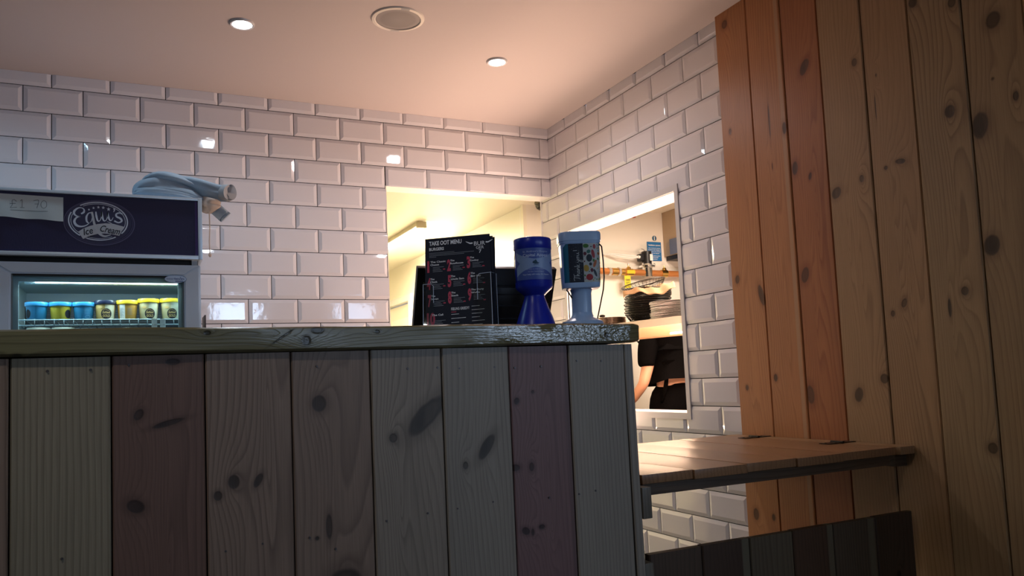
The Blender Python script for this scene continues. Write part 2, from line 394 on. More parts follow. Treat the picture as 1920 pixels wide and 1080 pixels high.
# ------------------------------------------------------------------ rest of the shell
ce = boxo('ceiling', (-4.5, .0, -6.2, .007, 2.403, 2.5), M_ceil); tag(ce, kind='structure')
boxo('ceiling_section', (.0, 2.6, -6.2, -3.25, 2.403, 2.5), M_ceil, ce)
boxo('kitchen_ceiling', (-2.2, 3.1, .1, 5.1, 2.31, 2.5), M_cream, ce)
boxo('kitchen_ceiling', (.122, 3.1, -3.2, .1, 2.31, 2.5), M_cream, ce)
fl = boxo('floor', (-4.5, 3.1, -6.2, 5.1, -.1, 0), M_floor); tag(fl, kind='structure')
wl = boxo('wall_left', (-4.6, -4.5, -6.3, .1, 0, 2.5), M_wallpl); tag(wl, kind='structure')
wf = boxo('wall_front', (-4.5, -1.1, -6.3, -6.2, 0, 2.5), M_wallpl); tag(wf, kind='structure')
boxo('wall_section', (-1.1, 1.75, -6.3, -6.2, 0, 1.4), M_wallpl, wf); boxo('wall_section', (1.75, 2.6, -6.3, -6.2, 0, 2.5), M_wallpl, wf)
boxo('wall_section', (-1.1, 1.75, -6.3, -6.2, 2.27, 2.5), M_wallpl, wf); boxo('wall_section', (-.5, .3, -6.3, -6.2, 1.4, 2.27), M_wallpl, wf)
boxo('wall_section', (2.6, 2.7, -6.3, -3.2, 0, 2.5), M_wallpl, wf); boxo('wall_section', (.122, 2.6, -3.25, -3.2, 0, 2.5), M_wallpl, wf)
w2 = empty('window_2', (0, 0, 0)); tag(w2, kind='structure')
for x0, x1 in ((-1.1, -.5), (.3, 1.75)):
    for x in (x0, x1-.05): boxo('mullion', (x, x+.05, -6.28, -6.2, 1.4, 2.27), M_frame, w2)
    boxo('rail', (x0+.05, x1-.05, -6.28, -6.2, 2.23, 2.27), M_frame, w2); boxo('rail', (x0+.05, x1-.05, -6.28, -6.2, 1.4, 1.44), M_frame, w2)
# kitchen beyond
kw = boxo('wall_kitchen', (.477, 3.1, 1.2, 1.3, 0, 2.4), M_kwall); tag(kw, kind='structure')
boxo('wall_section', (3.0, 3.1, -3.2, 1.2, 0, 2.4), M_kwall, kw); boxo('wall_section', (.122, 3.0, -3.2, -3.15, 0, 2.4), M_kwall, kw)
cw = boxo('wall_corridor', (.477, .577, 1.3, 3.72, 0, 2.4), M_cream); tag(cw, kind='structure')
boxo('wall_section', (.477, .577, 4.52, 5.1, 0, 2.4), M_cream, cw); boxo('wall_section', (.477, .577, 3.72, 4.52, 1.94, 2.4), M_cream, cw)
boxo('wall_section', (-2.2, .577, 5.0, 5.1, 0, 2.4), M_cream, cw); boxo('wall_section', (-2.3, -2.2, .1, 5.1, 0, 2.4), M_cream, cw)
boxo('corner_boxing', (.452, .477, 1.2, 1.235, 0, 2.31), M_cream, cw)
d1 = boxo('door_1', (.52, .56, 3.74, 4.50, 0, 1.93), M_cream); tag(d1, kind='structure')
boxo('architrave', (.462, .477, 3.64, 3.72, 0, 2.0), M_wtrim, d1); boxo('architrave', (.462, .477, 4.52, 4.60, 0, 2.0), M_wtrim, d1); boxo('architrave', (.462, .477, 3.72, 4.52, 1.94, 2.0), M_wtrim, d1)
boxo('door_panel', (.515, .52, 3.85, 4.40, 1.1, 1.8), M_wtrim, d1)

# serving window in wall_right
sw = empty('window_1', (0, 0, 0)); tag(sw, kind='structure')
def quadstrip(name, poly, x0, x1, m, parent):
    bm = bmesh.new(); a = [bm.verts.new((x0, y, z)) for y, z in poly]; b = [bm.verts.new((x1, y, z)) for y, z in poly]
    bm.faces.new(a); bm.faces.new(b[::-1]); n = len(poly)
    for k in range(n): bm.faces.new((a[k], b[k], b[(k+1) % n], a[(k+1) % n]))
    return link(name, tomesh(bm), m, parent)
yi0, yi1, zi0, zi1 = -.125, -.992, .991, 1.848; yo0, yo1, zo0, zo1 = -.103, -1.014, .967, 1.872
quadstrip('frame_strip', [(yo0, zo1), (yo1, zo1), (yi1, zi1), (yi0, zi1)], -.004, .008, M_frame, sw)
quadstrip('frame_strip', [(yo0, zo0), (yo1, zo0), (yi1, zi0), (yi0, zi0)], -.004, .008, M_frame, sw)
quadstrip('frame_strip', [(yo0, zo0), (yo0, zo1), (yi0, zi1), (yi0, zi0)], -.004, .008, M_frame, sw)
quadstrip('frame_strip', [(yo1, zo0), (yo1, zo1), (yi1, zi1), (yi1, zi0)], -.004, .008, M_frame, sw)
boxo('head_lining', (.002, .124, yo1, yo0, zi1, zo1), M_wtrim, sw); boxo('sill', (.002, .135, yo1, yo0, zo0, zi0), M_wtrim, sw)
boxo('jamb_lining', (.002, .124, yi0, yo0, zi0, zi1), M_wtrim, sw); boxo('jamb_lining', (.002, .124, yo1, yi1, zi0, zi1), M_wtrim, sw)

# ------------------------------------------------------------------ ceiling fittings
M_bez = mat('satin grey bezel', (.62, .60, .60), .3, .2)
def downlight(x, y, lab):
    t_ = empty('ceiling_downlight', (x, y, 2.403)); tag(t_, lab, 'downlight', 'recessed ceiling spots')
    link('bezel', lathe([(.030, 0), (.042, 0), (.042, -.003), (.039, -.007), (.033, -.006), (.030, -.001)], 32, closed=False), M_bez, t_)
    link('lens', lathe([(0, -.0065), (.016, -.0075), (.028, -.0062), (.0315, -.0045)], 24, closed=False), M_bulb, t_)
    return t_
downlight(*DL[0], 'white recessed ceiling spot above the drinks fridge side, left of the round speaker')
downlight(*DL[1], 'white recessed ceiling spot right of the round speaker, nearer the tiled corner')
sp = empty('ceiling_speaker', (-1.069, -.907, 2.403)); tag(sp, 'round flush ceiling speaker with grey grille and white rim between two spots', 'speaker')
link('rim', lathe([(.0765, -.004), (.079, -.0065), (.089, -.005), (.0915, 0), (.0765, 0)], 48, closed=False), mat('ivory plastic rim', (.72, .66, .58), .4), sp)
gm = mat('perforated grille', (.36, .31, .28), .6); t = NT(gm); tcn = t.n('ShaderNodeTexCoord'); vo = t.n('ShaderNodeTexVoronoi'); t.l(tcn.outputs['Object'], vo.inputs[0]); vo.inputs['Scale'].default_value = 420; vo.inputs['Randomness'].default_value = 0
t.l(t.mix(t.maprange(vo.outputs[0], .3, .5, 0, 1), (.17, .15, .145), (.29, .26, .25)), t.b.inputs['Base Color'])
link('grille', lathe([(0, -.0055), (.05, -.005), (.077, -.003)], 48, closed=False), gm, sp)
bm = bmesh.new()
for a0 in (1.25, 4.55):
    for k in range(9):
        a = a0 + k*.04; c, s = math.cos(a), math.sin(a); tube(bm, [(.080*c, .080*s, -.0065), (.088*c, .088*s, -.0055)], .0008, 4)
link('rim_ribs', tomesh(bm), M_grey, sp)

# ------------------------------------------------------------------ counter
cb = empty('counter', (0, 0, 0)); tag(cb, 'counter front clad in upright knotty timber boards, some reddish, some grey', 'counter')
xe = [-2.50, -2.355, -2.213, -2.071, -1.9306, -1.789, -1.646, -1.5022, -1.3613, -1.2175, -1.0794, -.9395]
GB = ((.28, .24, .165), (.10, .075, .048)); RB = ((.185, .105, .078), (.062, .032, .023)); NB = ((.27, .19, .14), (.09, .055, .038)); GR = ((.30, .25, .195), (.10, .075, .055)); PB = ((.225, .13, .125), (.07, .037, .035)); LG = ((.30, .265, .215), (.11, .085, .065))
cc = [NB, RB, NB, GB, RB, NB, NB, GR, LG, PB, LG]
ck = {4: [(-1.891, 1.116, .006, .009, .5, .02), (-1.845, 1.100, .022, .004, -.25, .004), (-1.897, .969, .012, .009, .5, .025), (-1.838, 1.201, .010, .005, 0, 0)],
      5: [(-1.745, .994, .008, .010, 0, .05), (-1.705, .993, .005, .011, .5, .01), (-1.771, .973, .006, .007, 0, .01)],
      6: [(-1.597, 1.119, .011, .013, 0, .055), (-1.56, .80, .024, .022, .3, .05), (-1.585, .90, .005, .02, 0, .01), (-1.607, .882, .003, .003, 0, .004)],
      7: [(-1.462, 1.048, .007, .008, 0, .035), (-1.392, 1.088, .016, .042, .80, .03)],
      8: [(-1.320, .985, .005, .007, 0, .03), (-1.273, 1.018, .009, .024, .62, .03)],
      9: [(-1.203, 1.103, .005, .006, .4, .02), (-1.166, 1.12, .003, .003, 0, .01), (-1.176, .97, .005, .008, 0, .06), (-1.212, .971, .009, .006, 0, .01), (-1.195, .845, .008, .006, .5, .02), (-1.18, .841, .003, .006, 0, .02), (-1.159, .849, .006, .004, 0, .01)],
      10: []}
BY = -1.986
for i in range(len(xe)-1):
    a0, a1 = xe[i]+.0012, xe[i+1]-.0012; c = (a0+a1)/2
    kn = [(x-c, z, a, b, an, wp) for (x, z, a, b, an, wp) in ck.get(i, [])]
    m = wood('weathered counter board', *cc[i], seed=i*1.9+2, knots=kn, cath={4: [(.012, 1.21, .012, .16, .06), (.012, .86, .010, .10, .05)], 5: [(.03, 1.1, .013, .30, .07), (-.01, .80, .02, .2, .05)], 6: [(0, .95, .030, .35, .05)], 7: [(-.02, .93, .012, .12, .05)], 9: [(.01, 1.02, .012, .12, .06), (.012, .87, .009, .08, .05)]}.get(i, []), freq=(80, 80, 90, 105, 110, 70, 62, 90, 100, 95, 110)[i], amp=.012 if i in (3, 10) else .018, rough=.48, contrast=.8, stripe=(.058, .075, (.125, .075, .072)) if i == 9 else None)
    board('front_board', a1-a0, 1.2125, .018, m, cb, (c, BY - .001*((i*7) % 3), 0), ch=.0022)
    # nail heads / holes
m = wood('counter end board', *LG, seed=33, freq=90)
board('end_board', .021, 1.2125, .05, m, cb, (-.9195+.0, BY-.001, 0), ch=.002, lean=-.010)
boxo('carcass', (-2.5, -.935, -1.966, -1.40, .0, 1.21), mat('dark carcass board', (.05, .04, .03), .7), cb)
bm = bmesh.new()
for (x, z) in [(-2.02, 1.192), (-1.96, 1.192), (-1.905, 1.198), (-1.60, 1.186), (-1.43, 1.176), (-1.37, 1.176), (-1.325, 1.173), (-1.25, 1.173), (-1.205, 1.170), (-1.145, 1.171), (-1.06, 1.180), (-1.0, 1.178), (-1.70, .885), (-1.76, .880), (-1.575, .86), (-1.62, .885), (-1.48, .898), (-1.40, .903), (-1.34, .905), (-1.265, .91), (-1.14, .905), (-1.07, .905), (-1.03, .908), (-2.0, .90)]:
    b2 = bmesh.ops.create_cone(bm, cap_ends=True, segments=8, radius1=.0022, radius2=.0018, depth=.002, matrix=Matrix.Translation((x, BY-.0018, z)) @ Matrix.Rotation(PI/2, 4, 'X'))
o = link('nail_heads', tomesh(bm), mat('dull nail steel', (.10, .09, .09), .4, .6), cb); o['kind'] = 'stuff'
# stop block on the counter's end
bl = boxo('rest_block', (-.915, -.892, -1.99, -1.955, .836, .903), wood('grey block', (.16, .14, .11), (.06, .05, .035), seed=9, freq=120), cb, bev=.003)
boxo('latch_post', (-.915, -.893, -1.985, -1.95, 0, .742), wood('grey post', (.15, .13, .10), (.05, .045, .03), seed=11, freq=90), cb, bev=.003)

# counter top : thick waney plank
def slab():
    bm = bmesh.new(); x0, x1 = -2.5, -.905; n = 110
    zt, zb = 1.2573, 1.2145; prof0 = [(-1.994, 0), (-1.9996, .10), (-2.0, .5), (-1.9996, .92), (-1.9955, 1.0)]
    rows = []
    for k in range(n+1):
        x = x0+(x1-x0)*k/n; e = max(0, (x-(x1-.006))/.006)
        wz = .0008*math.sin(x*9)+.0006*math.sin(x*23+1)
        zb2 = zb + (.001*math.sin(x*5)); zt2 = zt
        ring = []
        for (y, q) in prof0:
            yy = y + .0009*math.sin(x*14+q*5) + (.0006*math.sin(x*61+q*9) if x > -1.4 else 0)
            ring.append(bm.verts.new((x, yy + .004*e, zb2+(zt2+wz*(q > .5)-zb2)*(q*(1-.12*e)+.06*e))))
        ring += [bm.verts.new((x, -1.38, zt2)), bm.verts.new((x, -1.38, zb2))]
        rows.append(ring)
    for a, b in zip(rows, rows[1:]):
        for k in range(7): bm.faces.new((a[k], a[(k+1) % 7], b[(k+1) % 7], b[k]))
    bm.faces.new(rows[0]); bm.faces.new(rows[-1][::-1])
    return auto_smooth(tomesh(bm), 40)
M_slab = wood('oiled green-brown slab', (.185, .17, .085), (.055, .045, .02), seed=4.2, axis='x', freq=90, amp=.02, rough=.3, bump=.45, wild=-1.30, spec=.6,
              knots=[(1.232, -1.62, .008, .007, 0, .04), (1.250, -1.60, .006, .010, 0, .02), (1.248, -1.785, .0035, .005, 0, .02), (1.246, -1.49, .003, .004, 0, .02), (1.216, -2.06, .003, .006, 0, .01), (1.232, -.99, .005, .006, 0, .02), (1.24, -1.66, .0015, .02, .6, .01)])
ct = link('counter_top', slab(), M_slab); ct.name = 'timber_worktop'; tag(ct, 'thick olive-brown timber counter top with rough glossy edge at its right end', 'counter top')

# flap, ledge and low gate to the right of the counter
fp = empty('counter_flap', (0, 0, .925)); tag(fp, 'hinged pine flap bridging the gap between counter and plank wall', 'counter flap')
fe = [-.893, -.752, -.594, -.437, -.280, -.085]
fm = [wood('waxed pine flap board', (.31, .165, .08), (.12, .055, .022), seed=50+i*2.7, axis='y', freq=85, amp=.02, rough=.33, knots=[(0.02, -.28+.13*i, .006, .012, 0, .03)], bump=.2) for i in range(5)]
for i in range(5):
    bm = bmesh.new(); box(bm, fe[i]+.0012, fe[i+1]-.0012, -1.958-.004*(i % 2), -1.287, -.021-.001*(i % 2), -.0005*(i % 2), bev=.0025)
    link('flap_board', auto_smooth(tomesh(bm)), fm[i], fp)
M_dk = wood('dark flap batten', (.10, .065, .04), (.04, .022, .012), seed=70, axis='x', freq=80)
boxo('batten', (-.885, -.10, -1.950, -1.915, -.047, -.0225), M_dk, fp); boxo('batten', (-.885, -.10, -1.34, -1.30, -.047, -.0225), M_dk, fp)
M_hin = mat('dark iron hinge', (.03, .025, .02), .35, .9)
for y in (-1.43, -1.765):
    bm = bmesh.new(); box(bm, -.135, -.087, y-.018, y+.018, .0005, .0022); box(bm, -.079, -.028, y-.018, y+.018, .0005, .0022)
    tube(bm, [(-.083, y-.022, .003), (-.083, y+.022, .003)], .0035, 8)
    for sx in (-.12, -.10, -.065, -.045): tube(bm, [(sx, y+(.009 if sx in (-.12, -.045) else -.009), .002), (sx, y+(.009 if sx in (-.12, -.045) else -.009), .0032)], .003, 8)
    link('hinge', tomesh(bm), M_hin, fp)
lg = empty('wall_ledge', (0, 0, .925)); tag(lg, 'narrow fixed pine ledge on the plank wall carrying the flap hinges', 'ledge')
bm = bmesh.new(); box(bm, -.079, -.0235, -1.968, -1.284, -.021, 0, bev=.0025)
link('ledge_board', auto_smooth(tomesh(bm)), wood('pine ledge', (.36, .21, .105), (.15, .08, .035), seed=81, axis='y', freq=90, rough=.35), lg)
bm = bmesh.new(); box(bm, -.066, -.0235, -1.94, -1.30, -.055, -.0225); link('support_batten', tomesh(bm), M_dk, lg)
gt = empty('counter_gate', (0, 0, 0)); tag(gt, 'low half-height gate of upright dark boards below the flap', 'gate')
ge = [-.890, -.745, -.605, -.47, -.335, -.185, -.045]
gc = [((.085, .055, .035), (.03, .018, .01)), ((.06, .035, .022), (.025, .014, .008)), ((.12, .095, .06), (.045, .03, .018)), ((.09, .05, .03), (.03, .016, .009)), ((.10, .075, .05), (.04, .027, .017)), ((.07, .045, .03), (.03, .018, .01))]
for i in range(6):
    c = (ge[i]+ge[i+1])/2
    board('gate_board', ge[i+1]-ge[i]-.0024, .7535+.001*(i % 2), .018, wood('dark gate board', *gc[i], seed=90+i, freq=85, stripe=(.045, .066, (.13, .115, .075)) if i in (1, 3, 4) else None, knots=[(.0, .70-.02*i, .006, .008, 0, .03)] if i == 5 else ()), gt, (c, -1.965+.0006*i, 0))
boxo('back_rail', (-.885, -.05, -1.944, -1.92, .60, .70), M_dk, gt)

# ------------------------------------------------------------------ flat lettering helpers
def flat_bm(items):
    """items: list of bmesh-making pieces already in (u, v) -> x, z plane"""
    return items
def text_mesh(s, size, bold=0.0, sx=1.0, shear=0.0, align='LEFT', space=1.0, res=3):
    c = bpy.data.curves.new('t', 'FONT'); c.body = s; c.size = 1.0; c.offset = bold; c.shear = shear; c.align_x = align; c.resolution_u = res; c.space_character = space; c.fill_mode = 'FRONT'
    o = bpy.data.objects.new('t', c); me = bpy.data.meshes.new_from_object(o); bpy.data.objects.remove(o); bpy.data.curves.remove(c)
    for v in me.vertices: v.co = (v.co.x*size*sx, 0, v.co.y*size)
    return me
class Flat:
    """collects flat shapes in a local x-z plane (facing -y) and becomes one mesh"""
    def __init__(s): s.bm = bmesh.new()
    def text(s, st, x, z, size, rot=0, **kw):
        me = text_mesh(st, size, **kw); me.transform(Matrix.Translation((x, 0, z)) @ Matrix.Rotation(-rot, 4, 'Y')); s.bm.from_mesh(me); bpy.data.meshes.remove(me); return s
    def fit(s, st, x0, x1, z, h, bold=0, shear=0, rot=0):
        me = text_mesh(st, 1.0, bold=bold, shear=shear); xs = [v.co.x for v in me.vertices]
        if not xs: return s
        k = (x1-x0)/(max(xs)-min(xs)); mx = min(xs)
        for v in me.vertices: v.co = ((v.co.x-mx)*k, 0, v.co.z*h/.7)
        me.transform(Matrix.Translation((x0, 0, z)) @ Matrix.Rotation(-rot, 4, 'Y')); s.bm.from_mesh(me); bpy.data.meshes.remove(me); return s
    def poly(s, pts):
        vs = [s.bm.verts.new((x, 0, z)) for x, z in pts]; fc = s.bm.faces.new(vs); bmesh.ops.triangulate(s.bm, faces=[fc]); return s
    def rect(s, x0, x1, z0, z1): return s.poly([(x0, z0), (x1, z0), (x1, z1), (x0, z1)])
    def ell(s, cx, cz, rx, rz, n=24, rot=0):
        return s.poly([(cx+rx*math.cos(a)*math.cos(rot)-rz*math.sin(a)*math.sin(rot), cz+rx*math.cos(a)*math.sin(rot)+rz*math.sin(a)*math.cos(rot)) for a in [2*PI*k/n for k in range(n)]])
    def ring(s, cx, cz, rx, rz, w, a0=0, a1=2*PI, n=48):
        pr = None
        for k in range(n+1):
            a = a0+(a1-a0)*k/n; c, q = math.cos(a), math.sin(a)
            cur = (s.bm.verts.new((cx+rx*c, 0, cz+rz*q)), s.bm.verts.new((cx+(rx-w)*c, 0, cz+(rz-w)*q)))
            if pr: s.bm.faces.new((pr[0], cur[0], cur[1], pr[1]))
            pr = cur
        return s
    def ribbon(s, pts, w, n=6):
        P = [Vector((p[0], p[1])) for p in pts]; W_ = w if isinstance(w, (list, tuple)) else [w]*len(P)
        out = []
        for i in range(len(P)-1):
            p0, p1, p2, p3 = P[max(i-1, 0)], P[i], P[i+1], P[min(i+2, len(P)-1)]
            for k in range(n + (1 if i == len(P)-2 else 0)):
                q = k/n; q2, q3 = q*q, q*q*q
                out.append((.5*((2*p1)+(p2-p0)*q+(2*p0-5*p1+4*p2-p3)*q2+(3*p1-p0-3*p2+p3)*q3), W_[i]*(1-q)+W_[min(i+1, len(W_)-1)]*q))
        pr = None
        for i, (p, ww) in enumerate(out):
            d = out[min(i+1, len(out)-1)][0]-out[max(i-1, 0)][0]; d = d.normalized() if d.length > 1e-9 else Vector((1, 0)); nn = Vector((-d.y, d.x))*ww/2
            cur = (s.bm.verts.new((p.x+nn.x, 0, p.y+nn.y)), s.bm.verts.new((p.x-nn.x, 0, p.y-nn.y)))
            if pr:
                try: s.bm.faces.new((pr[0], cur[0], cur[1], pr[1]))
                except ValueError: pass
            pr = cur
        return s
    def star(s, cx, cz, R, kz=1.0):
        c = s.bm.verts.new((cx, 0, cz)); vs = []
        for k in range(10):
            a = PI/2+k*PI/5; rr = R if k % 2 == 0 else R*.42; vs.append(s.bm.verts.new((cx+rr*math.cos(a), 0, cz+rr*math.sin(a)*kz)))
        for k in range(10): s.bm.faces.new((c, vs[k], vs[(k+1) % 10]))
        return s
    def done(s, name, m, parent, y=0, wrap=None, sub=0):
        if wrap:
            xs = [v.co.x for v in s.bm.verts]; st = .0035
            for k in range(math.ceil(min(xs)/st), math.floor(max(xs)/st)+1):
                bmesh.ops.bisect_plane(s.bm, geom=s.bm.verts[:]+s.bm.edges[:]+s.bm.faces[:], plane_co=(k*st, 0, 0), plane_no=(1, 0, 0), dist=1e-6)
            wrap(s.bm)
        for v in s.bm.verts: v.co.y += y
        for fc in s.bm.faces:
            if not wrap and fc.normal.y > 0: fc.normal_flip()
        me = bpy.data.meshes.new('m'); s.bm.to_mesh(me); s.bm.free(); return link(name, me, m, parent)

# ------------------------------------------------------------------ drinks / ice cream fridge
FX0, FX1, FY = -2.293, -1.690, -.600
fr = empty('display_fridge', (0, 0, 0)); tag(fr, 'upright glass-door display freezer with navy illuminated header panel', 'freezer')
# cabinet (hollow)
boxo('side_panel', (FX0, FX0+.035, -.555, -.06, .12, 1.58), M_fridge, fr); boxo('side_panel', (FX1-.035, FX1, -.555, -.06, .12, 1.58), M_fridge, fr)
boxo('top_panel', (FX0+.035, FX1-.035, -.555, -.06, 1.545, 1.58), M_fridge, fr); boxo('back_panel', (FX0+.035, FX1-.035, -.09, -.06, .12, 1.545), M_fridge, fr)
boxo('base_panel', (FX0, FX1, -.56, -.06, .0, .12), M_fridge, fr)
M_in = mat('freezer liner', (.55, .66, .70), .4)
bm = bmesh.new()
box(bm, FX0+.035, FX0+.043, -.55, -.09, .12, 1.545); box(bm, FX1-.043, FX1-.035, -.55, -.09, .12, 1.545); box(bm, FX0+.043, FX1-.043, -.55, -.09, 1.537, 1.545)
link('liner', tomesh(bm), M_in, fr)
boxo('evaporator_panel', (FX0+.043, FX1-.043, -.135, -.10, .13, 1.50), mat('dark evaporator plate', (.018, .024, .03), .4), fr)
bm = bmesh.new()
for k in range(16): box(bm, FX0+.05, FX1-.05, -.140, -.135, 1.38+k*.0075, 1.383+k*.0075)
o = link('evaporator_fins', tomesh(bm), mat('fin steel', (.05, .065, .08), .35, .5), fr)
# door frame, mitred
ix0, ix1, iz1 = -2.2376, -1.7447, 1.5395
def mitre(name, poly, y0, y1, m, parent):
    bm = bmesh.new(); a = [bm.verts.new((x, y0, z)) for x, z in poly]; b = [bm.verts.new((x, y1, z)) for x, z in poly]
    bm.faces.new(a); bm.faces.new(b[::-1]); n = len(poly)
    for k in range(n): bm.faces.new((a[k], b[k], b[(k+1) % n], a[(k+1) % n]))
    es = [e for e in bm.edges if all(abs(v.co.y-y0) < 1e-6 for v in e.verts)]
    bmesh.ops.bevel(bm, geom=es, offset=.004, segments=2, affect='EDGES')
    return link(name, auto_smooth(tomesh(bm)), m, parent)
dr = empty('door', (0, 0, 0)); dr.parent = fr
g = .0006
mitre('top_rail', [(FX0, 1.5765), (FX1-.006, 1.5765), (ix1-g, iz1), (ix0+g, iz1)], FY, -.562, M_fridge, dr)
mitre('stile', [(FX1-.006, 1.576), (FX1-.006, .15), (ix1, .19), (ix1, iz1)], FY, -.562, M_fridge, dr)
mitre('stile', [(FX0, 1.576), (FX0, .15), (ix0, .19), (ix0, iz1)], FY, -.562, M_fridge, dr)
mitre('bottom_rail', [(FX0, .15), (FX1-.006, .15), (ix1-g, .19), (ix0+g, .19)], FY, -.562, M_fridge, dr)
bm = bmesh.new(); box(bm, ix0, ix0+.004, -.592, -.566, .19, iz1); box(bm, ix1-.004, ix1, -.592, -.566, .19, iz1); box(bm, ix0+.004, ix1-.004, -.592, -.566, iz1-.006, iz1)
link('gasket', tomesh(bm), mat('grey door gasket', (.16, .20, .22), .5), dr); boxo('gasket_top_line', (ix0+.004, ix1-.004, -.5965, -.592, iz1-.005, iz1-.0005), M_rubber, dr)  # gasket, with a black line along its top edge
boxo('pane', (ix0+.004, ix1-.004, -.585, -.581, .19, iz1-.006), M_glass, dr)
bm = bmesh.new(); box(bm, ix0+.004, ix0+.018, -.578, -.57, .19, iz1-.006); box(bm, ix1-.018, ix1-.004, -.578, -.57, .19, iz1-.006); box(bm, ix0+.018, ix1-.018, -.578, -.57, iz1-.022, iz1-.006)
link('spacer', tomesh(bm), mat('pale spacer bar', (.32, .42, .46), .4), dr)
F = Flat(); F.ell(-1.771, 1.5285, .034, .0135, 32); ba = F.done('badge', mat('silver badge', (.45, .52, .62), .3, .3), dr, -.6012)
F = Flat(); F.fit('inter', -1.798, -1.775, 1.5265, .006); F.fit('levin', -1.774, -1.745, 1.5265, .006, bold=.02); F.rect(-1.772, -1.748, 1.520, 1.5225); F.star(-1.756, 1.5345, .0022); F.ring(-1.771, 1.5285, .034, .0135, .0009)
F.done('badge_print', mat('navy badge print', (.01, .03, .16), .5), dr, -.6020)
# header box
hz0, hz1 = 1.5945, 1.8045
hd = boxo('header', (FX0-.003, FX1+.002, -.585, -.28, hz0+.004, hz1-.002), M_fridge, fr)
hd.name = 'header'
M_navy = bumped(mat('dark navy header film', (.012, .009, .055), .5), 250, .25, sc=(1, 1, .4))
hx0, hx1 = FX0+.008, FX1-.0085
boxo('header_panel', (hx0, hx1, -.604, -.588, hz0+.012, hz1-.010), M_navy, hd)
bm = bmesh.new(); box(bm, FX0-.003, FX1+.002, -.612, -.585, hz1-.010, hz1, bev=.002); box(bm, FX0-.003, FX1+.002, -.612, -.585, hz0, hz0+.013, bev=.002)
link('header_rail', auto_smooth(tomesh(bm)), M_alu, hd)
bm = bmesh.new(); box(bm, FX1-.0095, FX1+.0035, -.6135, -.28, hz0-.001, hz1+.001, bev=.002); box(bm, FX0-.004, FX0+.009, -.6135, -.28, hz0-.001, hz1+.001, bev=.002)
link('header_end', auto_smooth(tomesh(bm)), M_alu, hd)
boxo('header_purple_edge', (hx1-.010, hx1-.001, -.6048, -.604, hz0+.014, hz1-.011), mat('violet film edge', (.05, .01, .13), .4), hd)
boxo('hinge_gap', (FX0+.01, FX1-.01, -.58, -.30, 1.5775, 1.597), M_rubber, fr)
boxo('hinge_pin', (FX1-.03, FX1-.012, -.592, -.575, 1.5775, 1.5975), M_chrome, fr)
# logo
LX, LZ, CX, CZ, KX, KZ = -1.9938, 1.7068, 940, 590, .0001553, .0001775
def lp(x, y): return (LX+(x-CX)*KX, LZ-((y-CZ)-.045*(x-CX))*KZ)
def lps(pts): return [lp(*p) for p in pts]
M_lav = mat('lavender print', (.075, .07, .15), .5); M_lav2 = mat('slate violet print', (.030, .030, .085), .5); M_lw = mat('pale silver print', (.62, .68, .78), .5); M_ban = mat('banner print', (.52, .54, .58), .5); M_ink = mat('black ink', (.006, .005, .012), .6)
def ellc(F, x, y, rx, ry, w=None, a0=0, a1=2*PI):
    cx, cz = lp(x, y)
    if w is None: F.ell(cx, cz, rx*KX, ry*KZ, 64)
    else: F.ring(cx, cz, rx*KX, ry*KZ, w*KX, a0, a1, 72)
lgY = -.6044
F = Flat(); ellc(F, 930, 575, 600, 385); F.done('logo_field', M_lav2, hd, lgY)
F = Flat(); ellc(F, 940, 590, 660, 418, 24); ellc(F, 940, 585, 620, 390, 10); F.done('logo_halo', M_lav, hd, lgY-.0003)
F = Flat(); ellc(F, 915, 560, 552, 356, 24, math.radians(-38), math.radians(128)); ellc(F, 915, 560, 552, 356, 24, math.radians(155), math.radians(232)); ellc(F, 915, 560, 552, 356, 22, math.radians(244), math.radians(306))
ellc(F, 915, 560, 505, 322, 11, math.radians(-30), math.radians(124)); ellc(F, 915, 560, 505, 322, 11, math.radians(158), math.radians(225)); ellc(F, 915, 560, 505, 322, 9, math.radians(248), math.radians(300)); F.done('logo_rings', M_lw, hd, lgY-.0006)
F = Flat(); F.poly(lps([(545, 750), (640, 690), (760, 645), (900, 612), (1050, 598), (1200, 612), (1392, 665), (1300, 832), (1150, 800), (1020, 788), (900, 795), (760, 825), (635, 882)])); F.done('logo_banner', M_ban, hd, lgY-.0009)
F = Flat()
k = KX*1.12
F.ribbon(lps([(600, 425), (648, 395), (652, 345), (605, 315), (540, 322), (478, 375), (478, 430), (530, 468), (592, 470)]), [26*k, 34*k, 22*k, 16*k, 24*k, 40*k, 34*k, 20*k, 10*k])
F.ribbon(lps([(592, 470), (515, 495), (478, 560), (512, 628), (590, 656), (680, 640), (745, 598), (780, 560)]), [10*k, 28*k, 40*k, 44*k, 30*k, 18*k, 12*k, 10*k])
F.ribbon(lps([(790, 405), (735, 415), (697, 480), (702, 560), (742, 592), (785, 560), (805, 470)]), [14*k, 18*k, 32*k, 30*k, 16*k, 12*k, 10*k])
F.ribbon(lps([(868, 385), (878, 470), (905, 555), (945, 545), (972, 470), (974, 385)]), [18*k, 34*k, 26*k, 12*k, 16*k, 22*k])
F.ribbon(lps([(974, 385), (985, 470), (1015, 552), (1058, 540), (1080, 480), (1085, 400)]), [22*k, 36*k, 24*k, 12*k, 16*k, 20*k])
F.ribbon(lps([(1086, 400), (1098, 480), (1130, 548), (1165, 535), (1188, 490)]), [20*k, 36*k, 22*k, 12*k, 8*k])
F.ribbon(lps([(1190, 335), (1212, 340), (1208, 370), (1192, 395)]), [20*k, 28*k, 18*k, 4*k])
F.ribbon(lps([(1362, 432), (1310, 408), (1248, 428), (1252, 475), (1322, 512), (1348, 560), (1285, 588), (1208, 555)]), [24*k, 22*k, 28*k, 34*k, 38*k, 30*k, 24*k, 30*k])
